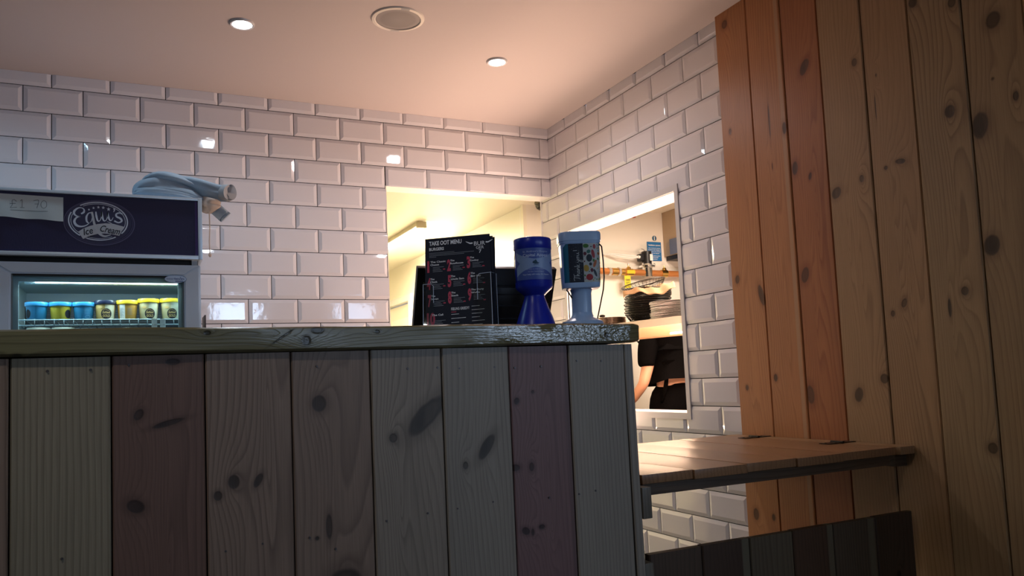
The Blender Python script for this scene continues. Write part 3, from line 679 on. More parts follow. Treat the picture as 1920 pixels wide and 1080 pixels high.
for (x, y, q) in [(742, 348, 24), (826, 318, 27), (915, 305, 30), (1005, 312, 34), (1103, 340, 40)]: F.star(*lp(x, y), q*KX, KZ/KX)
F.ribbon(lps([(1070, 565), (1130, 590), (1200, 630)]), [4*k, 14*k, 4*k])
F.done('logo_name', M_lw, hd, lgY-.0013)
F = Flat(); F.ribbon(lps([(795, 390), (815, 480), (838, 600), (880, 710), (940, 795), (1030, 838), (1145, 812)]), [34*k, 36*k, 40*k, 46*k, 44*k, 34*k, 10*k]); F.done('logo_tail', M_ban, hd, lgY-.0016)
F = Flat(); x, z = lp(650, 815); F.fit('Ice', x, lp(835, 800)[0], z, .021, shear=.3, bold=.01, rot=.28); x, z = lp(940, 745); F.fit('Cream', x, lp(1310, 800)[0], z, .021, shear=.3, bold=.01, rot=-.16); F.done('logo_caption', M_ink, hd, lgY-.0020)
F = Flat(); F.fit('LOGIC', hx1-.012, hx1-.005, hz0+.016, .0016); F.done('maker_print', M_grey, hd, -.6052)
# handwritten price paper taped on the header
pp = empty('price_note', (0, 0, 0)); tag(pp, 'white paper note with handwritten price taped on the navy freezer header', 'note')
bm = bmesh.new(); nx, nz = 16, 6; gv = []
for i in range(nx+1):
    for j in range(nz+1):
        q, v = i/nx, j/nz; gv.append(bm.verts.new((-2.275+q*.179, -.6065-.0016*math.sin(q*9+v*2)*(1-v)-.0006, 1.7135+v*.0725 - .004*q*(1-v) - .003*q + .0012*math.sin(q*12)*(1-v))))
for i in range(nx):
    for j in range(nz): a = i*(nz+1)+j; bm.faces.new((gv[a], gv[a+nz+1], gv[a+nz+2], gv[a+1]))
link('paper', tomesh(bm, True), mat('white paper', (.56, .62, .62), .8), pp)
F = Flat(); wd = .0011
F.ribbon([(-2.222, 1.762), (-2.228, 1.768), (-2.2335, 1.764), (-2.233, 1.752), (-2.238, 1.742), (-2.230, 1.743), (-2.221, 1.744)], wd); F.ribbon([(-2.240, 1.7545), (-2.224, 1.756)], wd)
F.ribbon([(-2.212, 1.764), (-2.207, 1.768), (-2.207, 1.744)], wd); F.ribbon([(-2.213, 1.744), (-2.201, 1.744)], wd)
F.ribbon([(-2.177, 1.767), (-2.163, 1.769), (-2.168, 1.744)], wd); F.ribbon([(-2.174, 1.757), (-2.163, 1.758)], wd)
F.ribbon([(-2.149, 1.770), (-2.156, 1.762), (-2.156, 1.750), (-2.149, 1.745), (-2.142, 1.751), (-2.142, 1.764), (-2.149, 1.770)], wd)
F.ribbon([(-2.238, 1.735), (-2.20, 1.7345), (-2.16, 1.7345), (-2.138, 1.736)], wd)
F.done('handwriting', mat('pen ink', (.03, .035, .05), .6), pp, -.6095)
# interior lamp
boxo('lamp_housing', (ix0+.03, ix1-.012, -.545, -.515, 1.517, 1.536), M_in, fr)
boxo('lamp_tube', (ix0+.06, ix1-.02, -.552, -.546, 1.5165, 1.5305), mat('cold white LED strip', (1, 1, 1), emit=(.80, .97, 1.0), es=6), fr)
area('freezer_lamp_light', (-1.99, -.53, 1.514), (0, .15, -1), .45, .02, 1.7, (.72, .95, 1.0))
# wire shelf
M_wire = mat('pale coated wire', (.42, .55, .60), .35)
def wire_shelf(z):
    bm = bmesh.new(); xa, xb = FX0+.046, FX1-.046
    tube(bm, [(xa, -.530, z), (xb, -.530, z)], .0022, 6); tube(bm, [(xa, -.530, z-.017), (xb, -.530, z-.017)], .0022, 6); tube(bm, [(xa, -.16, z), (xb, -.16, z)], .002, 6); tube(bm, [(xa, -.34, z-.003), (xb, -.34, z-.003)], .002, 6)
    nn = 19
    for k in range(nn):
        x = xa+.012+(xb-xa-.024)*k/(nn-1); tube(bm, [(x, -.532, z-.017), (x, -.531, z+.002), (x, -.16, z+.002)], .0013, 5)
    for x in (xa+.002, xb-.002): tube(bm, [(x, -.53, z), (x, -.16, z)], .002, 6)
    return link('wire_shelf', tomesh(bm, True), M_wire, fr)
wire_shelf(1.4005); wire_shelf(1.298)
# shelf edge price tags and tray
for x in (-1.835, -1.809): 
    pt = boxo('shelf_ticket', (x-.0085, x+.0085, -.5375, -.5345, 1.373, 1.402), mat('ticket', (.62, .70, .72), .6), fr)
    F = Flat(); F.rect(x-.006, x+.006, 1.395, 1.3965); F.rect(x-.006, x+.004, 1.390, 1.391); F.fit('1.70', x-.006, x+.006, 1.378, .006); F.done('ticket_print', M_grey, pt, -.5380)
boxo('drip_tray', (-1.80, -1.752, -.52, -.40, 1.375, 1.396), mat('smoked plastic tray', (.03, .04, .05), .2), fr)

# tubs
def wrapcyl(r, taper=0, z0=0):
    def w(bm):
        for v in bm.verts:
            rr = r + taper*(v.co.z-z0); a = v.co.x/rr; v.co.x = rr*math.sin(a); v.co.y = -rr*math.cos(a)
    return w
LIDB, LIDN, LIDY = (.03, .22, .45), (.008, .012, .035), (.72, .52, .02)
def tub(x, y, z, h, lidc, body, label, kind, dia=.033, rot=0):
    o = empty('ice_cream_tub', (x, y, z), rot); tag(o, label, 'ice cream tub', 'ice cream tubs in the freezer')
    rb, rt = dia*.80, dia*.95
    link('cup', lathe([(0, 0), (rb, 0), (rb+.0005, .001), (rt, h-.004), (rt, h)], 28), mat('tub card', body, .45), o)
    link('lid', lathe([(rt+.0002, h-.012), (dia+.0008, h-.012), (dia+.0012, h-.010), (dia+.0008, h-.001), (dia, h+.0008), (dia-.002, h+.001), (dia-.003, h-.001), (0, h-.001)], 28, closed=False), mat('tub lid', lidc, .3), o)
    tp = (rt-rb)/(h-.004); rr = rb+.0004
    W_ = wrapcyl(rr, tp, 0)
    if kind == 'gold':
        F = Flat(); F.rect(-.004+.004, .034, .002, h-.014); F.done('cream_side', mat('cream print', (.62, .60, .44), .5), o, 0, W_, .006)
        W2 = wrapcyl(rr+.0003, tp, 0); F = Flat(); F.ell(.004, .019, .0165, .0175, 28); F.done('black_roundel', M_ink, o, 0, W2, .006)
        W3 = wrapcyl(rr+.0006, tp, 0); F = Flat(); F.fit('Salted', -.009, .016, .020, .008, bold=.02, shear=.3); F.fit('GOLD', -.007, .015, .008, .008, bold=.02)
        F.ribbon([(-.005, .030), (.002, .0335), (.008, .030), (.014, .031)], .001); F.ell(-.014, .040, .008, .004, 16); F.done('tub_lettering', mat('gold foil', (.62, .44, .18), .4), o, 0, W3)
    elif kind == 'facts':
        F = Flat(); F.rect(-.026, -.007, .002, h-.014); F.done('facts_panel', mat('pale facts panel', (.6, .62, .58), .5), o, 0, W_, .006)
        W3 = wrapcyl(rr+.0004, tp, 0); F = Flat()
        for q in range(8): F.rect(-.024, -.010-.003*(q % 3), .012+q*.0035, .013+q*.0035)
        for q in range(6): F.rect(0, .016-.003*(q % 2), .016+q*.004, .0168+q*.004)
        F.done('tub_lettering', M_grey, o, 0, W3)
    elif kind == 'side':
        F = Flat(); s = -1 if rot == 0 else 1; F.ell(-.026, .020, .011, .014, 24); F.done('dark_roundel', M_ink, o, 0, W_, .006)
    elif kind == 'sideR':
        F = Flat(); F.ell(.027, .019, .012, .014, 24); F.done('dark_roundel', M_ink, o, 0, W_, .006)
    elif kind == 'lines':
        F = Flat()
        for q in range(4): F.rect(.004, .020, .018+q*.005, .0186+q*.005)
        F.ring(.014, .009, .008, .005, .0008); F.done('tub_lettering', mat('pale blue print', (.25, .5, .7), .5), o, 0, W_)
    return o
BLU, OLV, GLD = (.02, .20, .40), (.42, .36, .03), (.60, .42, .14)
TZ = 1.4030; ty = -.487
tub(-2.1795, ty, TZ, .0565, LIDB, BLU, 'blue ice cream tub, leftmost on the freezer shelf', 'side')
tub(-2.1125, ty, TZ, .0565, LIDB, OLV, 'olive yellow ice cream tub with a blue lid, second from left', 'sideR')
tub(-2.046, ty, TZ, .0565, LIDB, BLU, 'blue ice cream tub between the olive one and the black-lidded one', 'lines')
tub(-1.9825, ty, TZ, .0625, LIDN, GLD, 'gold and cream ice cream tub with a black lid', 'gold')
tub(-1.9165, ty, TZ, .0635, (.62, .44, .03), (.55, .30, .06), 'amber ice cream tub with a mustard lid and pale facts panel', 'facts')
tub(-1.8515, ty, TZ, .0690, LIDY, (.56, .50, .28), 'cream tub with a bright yellow lid and black roundel, second from right', 'gold')
tub(-1.7825, ty, TZ, .0700, LIDY, (.56, .50, .28), 'cream tub with a bright yellow lid at the right end of the shelf', 'gold')
for k, (x, lab) in enumerate([(-2.175, 'pale-lidded tub on the lower freezer shelf, its lid just above the counter, far left'), (-2.105, 'pale-lidded tub on the lower freezer shelf, second from left'), (-1.915, 'pale-lidded tub on the lower freezer shelf, right of the gap')]):
    tub(x, -.478, 1.3005, .0775 if k < 2 else .0745, (.55, .60, .52), (.5, .5, .42), lab, 'plain')

# ------------------------------------------------------------------ hoodie on top of the freezer
hdy = empty('folded_hoodie', (0, 0, 0)); tag(hdy, 'folded pale grey-blue hoodie on the freezer top, sleeve and cord hanging over', 'hoodie')
def blob(name, stations, m, nseg=28, parent=hdy, sub=1, cap=True):
    """stations: (x, y, z, ry, rz, phase)"""
    bm = bmesh.new(); rings = []
    for (x, y, z, ry, rz, ph) in stations:
        ring = []
        for k in range(nseg):
            a = 2*PI*k/nseg; fold = 1+.10*math.sin(3*a+ph)+.06*math.sin(7*a+ph*2.3)+.03*math.sin(13*a+ph)
            ring.append(bm.verts.new((x+.006*math.sin(5*a+ph), y+ry*math.cos(a)*fold, z+rz*math.sin(a)*fold)))
        rings.append(ring)
    for A, B in zip(rings, rings[1:]):
        for k in range(nseg): bm.faces.new((A[k], A[(k+1) % nseg], B[(k+1) % nseg], B[k]))
    if cap: bm.faces.new(rings[0][::-1]); bm.faces.new(rings[-1])
    o = link(name, tomesh(bm, True), m, parent)
    sm = o.modifiers.new('s', 'SUBSURF'); sm.levels = 1; sm.render_levels = sub; return o
Y = -.46
blob('torso_fold', [(-1.897, Y, 1.828, .055, .012, 0), (-1.893, Y, 1.836, .085, .028, .2), (-1.872, Y, 1.843, .105, .040, .6), (-1.835, Y, 1.850, .115, .048, 1.0), (-1.79, Y, 1.850, .115, .047, 1.5), (-1.745, Y, 1.844, .11, .040, 2.1), (-1.705, Y, 1.836, .10, .031, 2.6), (-1.678, Y, 1.828, .08, .022, 3.0), (-1.662, Y, 1.820, .05, .012, 3.2)], M_cloth)
blob('top_fold', [(-1.872, Y-.02, 1.872, .05, .012, 2), (-1.84, Y-.03, 1.888, .075, .020, 2.4), (-1.80, Y-.03, 1.893, .085, .021, 2.9), (-1.75, Y-.03, 1.884, .08, .022, 3.3), (-1.70, Y-.02, 1.868, .065, .024, 3.8), (-1.66, Y-.01, 1.852, .045, .020, 4.2)], M_cloth)
blob('hem_fold', [(-1.893, Y-.075, 1.823, .012, .008, 0), (-1.885, Y-.085, 1.829, .020, .015, .3), (-1.83, Y-.092, 1.830, .022, .016, .9), (-1.77, Y-.090, 1.826, .022, .014, 1.4), (-1.72, Y-.085, 1.820, .02, .010, 2.0), (-1.70, Y-.08, 1.816, .01, .006, 2.1)], M_cloth)
blob('sleeve', [(-1.76, Y-.05, 1.885, .03, .018, 0), (-1.71, Y-.055, 1.872, .042, .027, .3), (-1.67, Y-.06, 1.858, .044, .031, .6), (-1.635, Y-.06, 1.848, .040, .031, .9), (-1.614, Y-.068, 1.844, .033, .029, 1.0), (-1.598, Y-.078, 1.843, .029, .028, 1.0)], M_cloth, cap=False)
bm = bmesh.new(); rg = tube(bm, [(-1.616, Y-.066, 1.844), (-1.600, Y-.088, 1.843), (-1.590, Y-.102, 1.842), (-1.596, Y-.094, 1.842), (-1.650, Y-.03, 1.850)], [.029, .0285, .0280, .0252, .018], 28, cap=False)
for v in bm.verts: v.co.z = 1.842+(v.co.z-1.842)*1.0+.002*math.sin(v.co.y*200)
bm.faces.new(rg[-1]); link('cuff', auto_smooth(tomesh(bm), 80), bumped(mat('pale grey ribbed cuff', (.34, .35, .37), .9, spec=.1), 500, .3), hdy)
blob('hood_drape', [(-1.690, Y-.03, 1.815, .03, .014, 0), (-1.672, Y-.05, 1.806, .05, .030, .5), (-1.652, Y-.055, 1.800, .048, .028, 1), (-1.632, Y-.055, 1.803, .035, .022, 1.4), (-1.618, Y-.055, 1.806, .018, .010, 1.5)], M_clothin)
bm = bmesh.new(); tube(bm, [(-1.650, Y-.04, 1.808), (-1.630, Y-.045, 1.790), (-1.606, Y-.05, 1.768), (-1.600, Y-.05, 1.763), (-1.607, Y-.05, 1.769)], [.021, .022, .0225, .0222, .018], 20, cap=False)
for v in bm.verts: v.co.y += .003*math.sin(v.co.z*180)
link('second_cuff', auto_smooth(tomesh(bm), 80), M_cloth, hdy)
cord = [(-1.6575, Y-.075, 1.800), (-1.6575, Y-.078, 1.770), (-1.6565, Y-.079, 1.72), (-1.6585, Y-.08, 1.67), (-1.6575, Y-.08, 1.628)]
tubeo('drawstring', cord, .0021, M_clothin, hdy, 8)
link('cord_knot', lathe([(0, -.008), (.003, -.007), (.0052, -.002), (.0048, .003), (.002, .006), (0, .006)], 10), M_clothin, hdy, (-1.6575, Y-.08, 1.623))

# narrow bracket beside the freezer
br = boxo('wall_bracket', (-1.668, -1.664, -.42, -.30, 1.20, 1.425), mat('dark bracket', (.05, .04, .04), .5)); tag(br, 'thin dark upright strip between the freezer and tiled wall', 'bracket')

# ------------------------------------------------------------------ things on the counter
CT = 1.2577
# till screen seen from behind
ms = empty('till_monitor', (-1.0648, -1.50, CT), -.0942); tag(ms, 'black till monitor seen from behind, leaning, behind menus and collection boxes', 'monitor')
pn = empty('screen', (0, 0, .004)); pn.parent = ms; pn.rotation_euler = (math.radians(27), 0, 0)
bm = bmesh.new(); box(bm, -.188, .188, -.008, .012, .002, .196, bev=.004); link('bezel', auto_smooth(tomesh(bm)), M_black, pn)
bm = bmesh.new(); box(bm, -.165, .165, -.026, -.008, .02, .150, bev=.006)
link('housing', auto_smooth(tomesh(bm)), mat('black moulded housing', (.008, .008, .010), .28), pn)
bm = bmesh.new()
for zz in (.062, .098, .130): box(bm, -.15, .15, -.0285, -.026, zz, zz+.003)
for xx in (-.11, .03): box(bm, xx, xx+.08, -.029, -.026, .025, .05, bev=.001)
link('housing_ribs', tomesh(bm), mat('black ribs', (.02, .02, .024), .25), pn)
boxo('stand', (-.07, .07, -.06, .06, 0, .012), M_black, ms, bev=.003)
boxo('stand_neck', (-.03, .03, .012, .04, .006, .10), M_black, ms)

# menus in acrylic holder
MY = .53; LEAN = .30
def menu_frame(): 
    o = empty('f', (-1.231, -1.765, CT), -MY); return o
mh = empty('leaflet_holder', (-1.231, -1.765, CT), -MY); tag(mh, 'clear acrylic leaflet holder full of menus on the counter', 'leaflet holder')
def lean(o, dy=0, dz=0, dx=0, parent=None, roll=0):
    o.location = (dx, dy, dz); o.rotation_euler = (-LEAN, roll, 0)
lh = empty('tray', (0, 0, .002)); lh.parent = mh; lh.rotation_euler = (-LEAN, -.03, 0)
hw = .081
bm = bmesh.new()
box(bm, -hw, hw, .010, .012, 0, .190); box(bm, -hw, hw, -.012, .012, 0, .002); box(bm, -hw, -hw+.002, -.012, .010, .002, .125); box(bm, hw-.002, hw, -.012, .010, .002, .142)
link('back_and_sides', tomesh(bm), M_clear, lh)
bm = bmesh.new(); box(bm, -hw, -hw+.024, -.014, -.012, 0, .118); box(bm, hw-.036, hw, -.014, -.012, 0, .134); box(bm, -hw+.024, hw-.036, -.014, -.012, 0, .012)
link('front_lip', tomesh(bm), M_clear, lh)
M_edge = mat('bright acrylic edge', (.55, .65, .8), .12, spec=.8)
bm = bmesh.new()
for pts in ([(-hw, -.0145, 0), (-hw, -.0145, .118)], [(hw-.004, -.0148, 0), (hw-.004, -.0148, .134)], [(hw+.006, .011, .0), (hw+.006, .011, .142), (hw-.004, -.0148, .1355)], [(-hw+.024, -.0145, .07), (-hw+.024, -.0145, .112), (-hw+.018, -.0145, .118), (-hw, -.0145, .118)], [(hw-.036, -.0145, .07), (hw-.036, -.0145, .126), (hw-.030, -.0145, .134), (hw-.004, -.0145, .135)]):
    tube(bm, pts, .0007, 5)
link('acrylic_edges', tomesh(bm), M_edge, lh)
mw, mhh = .1545, .238
M_menu = mat('black-navy menu card', (.008, .013, .028), .6, spec=.25)
for k, (dx, dy, dz, rr, lab) in enumerate([(0, -.0060, 0, 0, 'front black take-away burger menu with white and crimson print'), (.004, -.003, -.004, .012, 'menu card just behind the front one, its right edge showing'), (.007, .0005, -.006, .018, 'rearmost menu card in the acrylic holder')]):
    mc = empty('menu_card', (-1.231, -1.765, CT+.005), -MY); tag(mc, lab, 'menu', 'menus in the acrylic holder')
    pl = empty('sheet', (dx, dy, dz)); pl.parent = mc; pl.rotation_euler = (-LEAN, -.03+rr, 0)
    boxo('card', (-mw/2, mw/2, 0, .0012, .0, mhh), M_menu, pl)
    if k: continue
    def U(q): return -mw/2+q*mw
    def V(q): return mhh*(1-q)
    F = Flat()
    F.fit('TAKE OOT MENU', U(.062), U(.565), V(.078), .0105, bold=.035); F.fit('BURGERS', U(.062), U(.29), V(.136), .0075, bold=.03)
    def horn(s): 
        c = U(.835); F.ribbon([(c+s*.0155, V(.088)), (c+s*.021, V(.090)), (c+s*.027, V(.078)), (c+s*.032, V(.066))], [.0034, .0034, .0024, .0006])
    horn(-1); horn(1)
    F.fit('BUR', U(.755), U(.925), V(.118), .0105, bold=.005); F.fit('GER', U(.785), U(.905), V(.158), .0078, bold=.0); F.fit('7', U(.825), U(.865), V(.203), .0085, bold=.01)
    items = [('The Classic', 'Cheese', .06, .27, '1'), ('The', 'Roadhouse', .365, .27, '2'), ('The', 'Cowboy', .665, .255, '3'), ('The', 'Chick', .055, .455, '4'), ('The', 'Uncle Sam', .37, .44, '5'), ('The', 'Big Pig', .67, .425, '6'), ('The', 'Seven', .065, .635, '7'), ('The', 'Stack', .37, .615, '8'), ('The Durty', 'Waffle', .67, .60, '9'), ('The Cali', '', .075, .835, '10')]
    for a, b, q, v, nn in items:
        F.fit(a, U(q+.02), U(q+.02)+.0033*len(a), V(v-.0), .0044, bold=.02)
        if b: F.fit(b, U(q+.02), U(q+.02)+.0034*len(b), V(v+.031), .0044, bold=.02)
    F.fit('FEELING GREEDY?', U(.385), U(.655), V(.790), .0065, bold=.02)
    for q in range(4): F.rect(U(.385), U(.50+.05*((q*2) % 4)), V(.835+q*.042), V(.8305+q*.042))
    for q in range(6): F.rect(U(.69), U(.81+.035*((q*5) % 3)), V(.765+q*.038), V(.761+q*.038))
    for q in range(3): F.ell(U(.10+.085*q), V(.955), .0018, .0022, 10)
    F.done('menu_lettering', M_print, pl, -.0006)
    F = Flat()
    for a, b, q, v, nn in items: 
        x0 = U(q-.03 if len(nn) < 2 else q-.055); F.fit(nn, x0, x0+(.0085 if nn != '1' else .005) if len(nn) < 2 else x0+.019, V(v+.095 if v < .8 else v+.085), .027, bold=.05)
    for q in range(3):
        for v in (.34, .52, .70): F.rect(U(.27+.3*q), U(.305+.3*q), V(v+.012), V(v))
    F.rect(U(.385), U(.46), V(.812), V(.805))
    F.done('menu_numerals', M_red, pl, -.0003)
    F = Flat()
    for a, b, q, v, nn in items:
        for l in range(4): F.rect(U(q+.055), U(q+.055+.17-.02*((l*3) % 4)), V(v+.052+l*.0155), V(v+.0480+l*.0155))
    for l in range(4): F.rect(U(.062), U(.45+.15*((l*2) % 3)) if l < 3 else U(.17), V(.165+l*.015), V(.161+l*.015))
    F.done('menu_small_print', M_grey, pl, -.0005)

# dark blue hourglass collection box
cbx = empty('blue_collection_box', (-1.0295, -1.752, CT), -.35); cbx.scale = (.92, .92, 1); tag(cbx, 'dark blue hourglass charity collection box with a light blue label', 'collection box')
M_blue = mat('royal blue plastic', (.008, .022, .36), .3)
link('body', lathe([(0, 0), (.054, 0), (.0555, .003), (.054, .010), (.045, .035), (.034, .062), (.0265, .082), (.0262, .086), (.034, .093), (.046, .102), (.0485, .108), (.0485, .16), (.0482, .214), (.0475, .222), (.045, .2235), (0, .2235)], 48), M_blue, cbx)
link('rim', lathe([(.0487, .196), (.0495, .197), (.0495, .2195), (.048, .2225), (.0478, .221)], 48, closed=False), M_blue, cbx)
M_lb = mat('mid blue label', (.05, .095, .36), .4); M_ll = mat('pale blue label', (.22, .33, .58), .4)
WB = wrapcyl(.0490)
F = Flat(); F.rect(-.058, .058, .121, .196); F.done('label', M_ll, cbx, 0, WB, .006)
WB2 = wrapcyl(.0493)
F = Flat()
def lens(F, z0, zc, up):
    n = 14; top = [(-.058+.116*k/n, z0) for k in range(n+1)]
    cur = [(-.058+.116*k/n, zc+(z0-zc)*abs(-1+2*k/n)**1.6*.72) for k in range(n+1)]
    for k in range(n):
        F.poly([top[k], top[k+1], cur[k+1], cur[k]] if up else [top[k], cur[k], cur[k+1], top[k+1]])
lens(F, .196, .170, True); lens(F, .121, .150, False)
F.poly([(-.058, .172), (-.044, .161), (-.058, .150)]); F.poly([(.058, .172), (.044, .161), (.058, .150)])
F.done('label_field', M_lb, cbx, 0, WB2, .006)
WB3 = wrapcyl(.0497)
F = Flat(); F.fit("St. Andrew's Hospice", -.033, .036, .1855, .0042, bold=.0); F.fit('Capital Appeal', -.033, .036, .1755, .0068, bold=.02)
F.fit('We need to raise \u00a310 million', -.027, .029, .1445, .0026); F.fit('for the Capital Appeal', -.020, .022, .1385, .0026); F.fit('Your help will make this happen', -.036, .038, .1315, .0032, bold=.02)
F.done('label_lettering', mat('pale print', (.42, .52, .75), .5), cbx, 0, WB3)
F = Flat(); F.poly([(-.002, .1575), (.008, .158), (.010, .161), (.004, .1605), (.001, .168), (-.002, .1655), (-.006, .164), (-.008, .1605)]); F.ribbon([(-.005, .155), (.002, .156), (.008, .155)], .0009); F.done('label_emblem', mat('dark teal emblem', (.01, .05, .10), .5), cbx, 0, WB3)
tubeo('seal_strap', [(-.047, -.012, .20), (-.0505, -.012, .17), (-.0505, -.012, .14), (-.0485, -.012, .118)], .0009, M_black, cbx, 6)

# pale blue collection box on a column
pb = empty('pale_collection_box', (-.8935, -1.742, CT), -.42); pb.scale = (.92, .92, 1); tag(pb, 'pale blue collection box on a column, with fruit and Thank you print and black cord', 'collection box')
M_pale = mat('pale blue plastic', (.34, .50, .74), .3)
link('base', lathe([(0, 0), (.055, 0), (.0565, .018), (.054, .024), (.043, .029), (.0330, .0335), (.0288, .040), (.0275, .046)], 40), M_pale, pb)
link('column', lathe([(.0280, .036), (.0270, .046), (.0272, .094), (.030, .104), (.034, .108)], 40, closed=False), M_pale, pb)
SQ = (1, .80, 4.5)
link('box_body', lathe([(0, .1035), (.040, .1035), (.049, .106), (.0505, .111), (.0510, .118), (.0535, .215), (.0535, .222), (0, .222)], 56, sq=SQ), M_pale, pb)
link('lid', lathe([(.0540, .2155), (.0555, .2155), (.0560, .219), (.0565, .221), (.0575, .2215), (.0580, .238), (.0565, .243), (.053, .2445), (0, .2445)], 56, sq=SQ), M_pale, pb)
lid_lip = None
def wrapsq(off=0.0006):
    """wraps flat (x, z) artwork around the rounded-rectangle body; x is arc length, 0 = middle of the front"""
    n = 720; arc = []
    def pt(t_, rr):
        c, s_ = math.cos(t_), math.sin(t_); return Vector((rr*math.copysign(abs(c)**(2/SQ[2]), c)*SQ[0], rr*math.copysign(abs(s_)**(2/SQ[2]), s_)*SQ[1]))
    def w(bm):
        tab = []; L = 0; prev = None
        for k in range(n+1):
            t_ = -PI + 1e-6 + (2*PI-2e-6)*k/n; p = pt(t_, 1.0)
            if prev is not None: L += (p-prev).length
            tab.append((L, t_)); prev = p
        mid = min(range(n+1), key=lambda q: abs(tab[q][1]+PI/2)); L0 = tab[mid][0]
        import bisect as bs
        Ls = [q[0] for q in tab]
        for v in bm.verts:
            rr = (.0510+(.0535-.0510)*(v.co.z-.118)/.097)+off; s_ = v.co.x/rr+L0; i = min(max(bs.bisect_left(Ls, s_), 1), n)
            a, b = tab[i-1], tab[i]; q = (s_-a[0])/max(b[0]-a[0], 1e-9); t_ = a[1]+(b[1]-a[1])*q; p = pt(t_, rr); v.co.x, v.co.y = p.x, p.y
    return w
def fine_rect(F, x0, x1, z0, z1, n):
    for k in range(n): F.rect(x0+(x1-x0)*k/n, x0+(x1-x0)*(k+1)/n, z0, z1)
F = Flat(); fine_rect(F, -.049, -.034, .118, .2135, 6); F.done('teal_band', mat('teal print', (.005, .12, .20), .4), pb, 0, wrapsq(.0004))
F = Flat(); fine_rect(F, -.034, .004, .118, .2135, 8); F.done('dark_band', mat('navy black print', (.008, .013, .026), .45), pb, 0, wrapsq(.0004))
F = Flat(); fine_rect(F, .004, .075, .118, .2135, 26); F.done('pattern_ground', mat('pale print ground', (.42, .47, .48), .5), pb, 0, wrapsq(.0004))
cols = {'green': (.05, .16, .03), 'teal': (.03, .14, .13), 'red': (.30, .02, .03), 'maroon': (.10, .012, .03), 'yellow': (.42, .28, .05), 'navy': (.012, .025, .04), 'orange': (.36, .10, .02)}
veg = {k_: Flat() for k_ in cols}
rnd = random.Random(5); placed = []
for (cn, x, z, a, b, ro) in [('green', .013, .207, .008, .005, 0), ('maroon', .010, .188, .0045, .0045, 0), ('teal', .020, .193, .0055, .0045, .3), ('navy', .021, .177, .008, .0095, 0), ('yellow', .012, .152, .0075, .0085, .2), ('red', .020, .130, .0095, .008, 0), ('orange', .036, .163, .004, .010, -.4), ('red', .032, .187, .0045, .011, .2), ('navy', .036, .140, .0035, .010, .4), ('navy', .024, .162, .004, .004, 0), ('maroon', .027, .147, .004, .005, 0), ('green', .033, .171, .003, .004, 0), ('red', .036, .205, .004, .006, 0)]:
    veg[cn].ell(x, z, a, b, 14, ro); placed.append((x, z, max(a, b)))
for _ in range(900):
    x, z, a = rnd.uniform(.007, .073), rnd.uniform(.121, .211), rnd.uniform(.0012, .0045)
    if all(math.hypot(x-p[0], z-p[1]) > a+p[2]+.0006 for p in placed):
        placed.append((x, z, a)); veg[rnd.choice(list(cols))].ell(x, z, a, a*rnd.uniform(.6, 1), 10, rnd.uniform(0, 3))
for cn, F in veg.items(): F.done('fruit_print', mat(cn+' fruit print', cols[cn], .5), pb, 0, wrapsq(.0008))
# Thank you! written upwards in script strokes
F = Flat(); s = .0030; X0, ZB = -.0045, .1235
def W2(pts, w=.0011):   # letter space: x along writing (up), y across (to the left)
    F.ribbon([(X0-y*s, ZB+x*s) for x, y in pts], w)
adv = 0
W2([(-.6, 5.2), (1, 5.8), (3.2, 5.4), (4.8, 5.9)]); W2([(2.1, 5.5), (1.8, 3), (1.4, .6), (.4, .3)])
W2([(3.4, 5.6), (3.5, 3), (3.4, .4)]); W2([(3.4, .6), (4.1, 2.6), (4.9, 2.6), (5.0, 1), (5.2, .3), (5.9, .8)])
W2([(7.4, 2.4), (6.4, 2.5), (6.0, 1.2), (6.6, .3), (7.3, 1.2), (7.5, 2.5), (7.5, .8), (7.9, .3), (8.4, .8)])
W2([(8.5, 2.6), (8.6, .4)]); W2([(8.6, .6), (9.2, 2.4), (10, 2.5), (10.2, 1), (10.4, .3), (11, .8)])
W2([(11.2, 5.2), (11.3, .4)]); W2([(12.6, 2.7), (11.4, 1.5), (12.6, .4), (13.4, .7)])
W2([(14.6, 2.6), (14.9, 1), (15.6, .5), (16.3, 1.4), (16.5, 2.6), (16.2, -1), (15.4, -2.6), (14.8, -1.6), (16.6, .4)])
W2([(18.4, 2.4), (17.4, 2.0), (17.3, .8), (18.0, .3), (18.9, 1.2), (18.4, 2.4), (19.5, 2.2)])
W2([(20.0, 2.6), (20.1, .8), (20.8, .4), (21.6, 1.2), (21.8, 2.6), (21.9, .8), (22.4, .4), (23, .9)])
W2([(24.2, 5.6), (24.3, 2.0)]); W2([(24.3, .7), (24.4, .3)], .0014)
F.done('thank_you_script', mat('white script print', (.50, .56, .58), .5), pb, 0, wrapsq(.0009))
F = Flat(); rnd = random.Random(2)
for _ in range(60): F.ell(rnd.uniform(-.033, .003), rnd.uniform(.120, .211), .0004, .0004, 6)
F.done('speckle_print', M_grey, pb, 0, wrapsq(.0007))
F = Flat(); F.poly([(-.049, .205), (-.040, .2135), (-.049, .2135)]); F.done('teal_corner', M_pale, pb, 0, wrapsq(.0008))
tubeo('cord', [(.048, -.030, .216), (.057, -.034, .205), (.0595, -.032, .17), (.060, -.03, .13), (.0565, -.028, .10), (.049, -.022, .07), (.043, -.014, .045), (.040, -.006, .030)], .0019, M_black, pb, 8)
tubeo('cord', [(-.040, -.010, .1035), (-.036, -.012, .098), (-.030, -.014, .088), (-.0265, -.014, .082)], .0019, M_black, pb, 8)

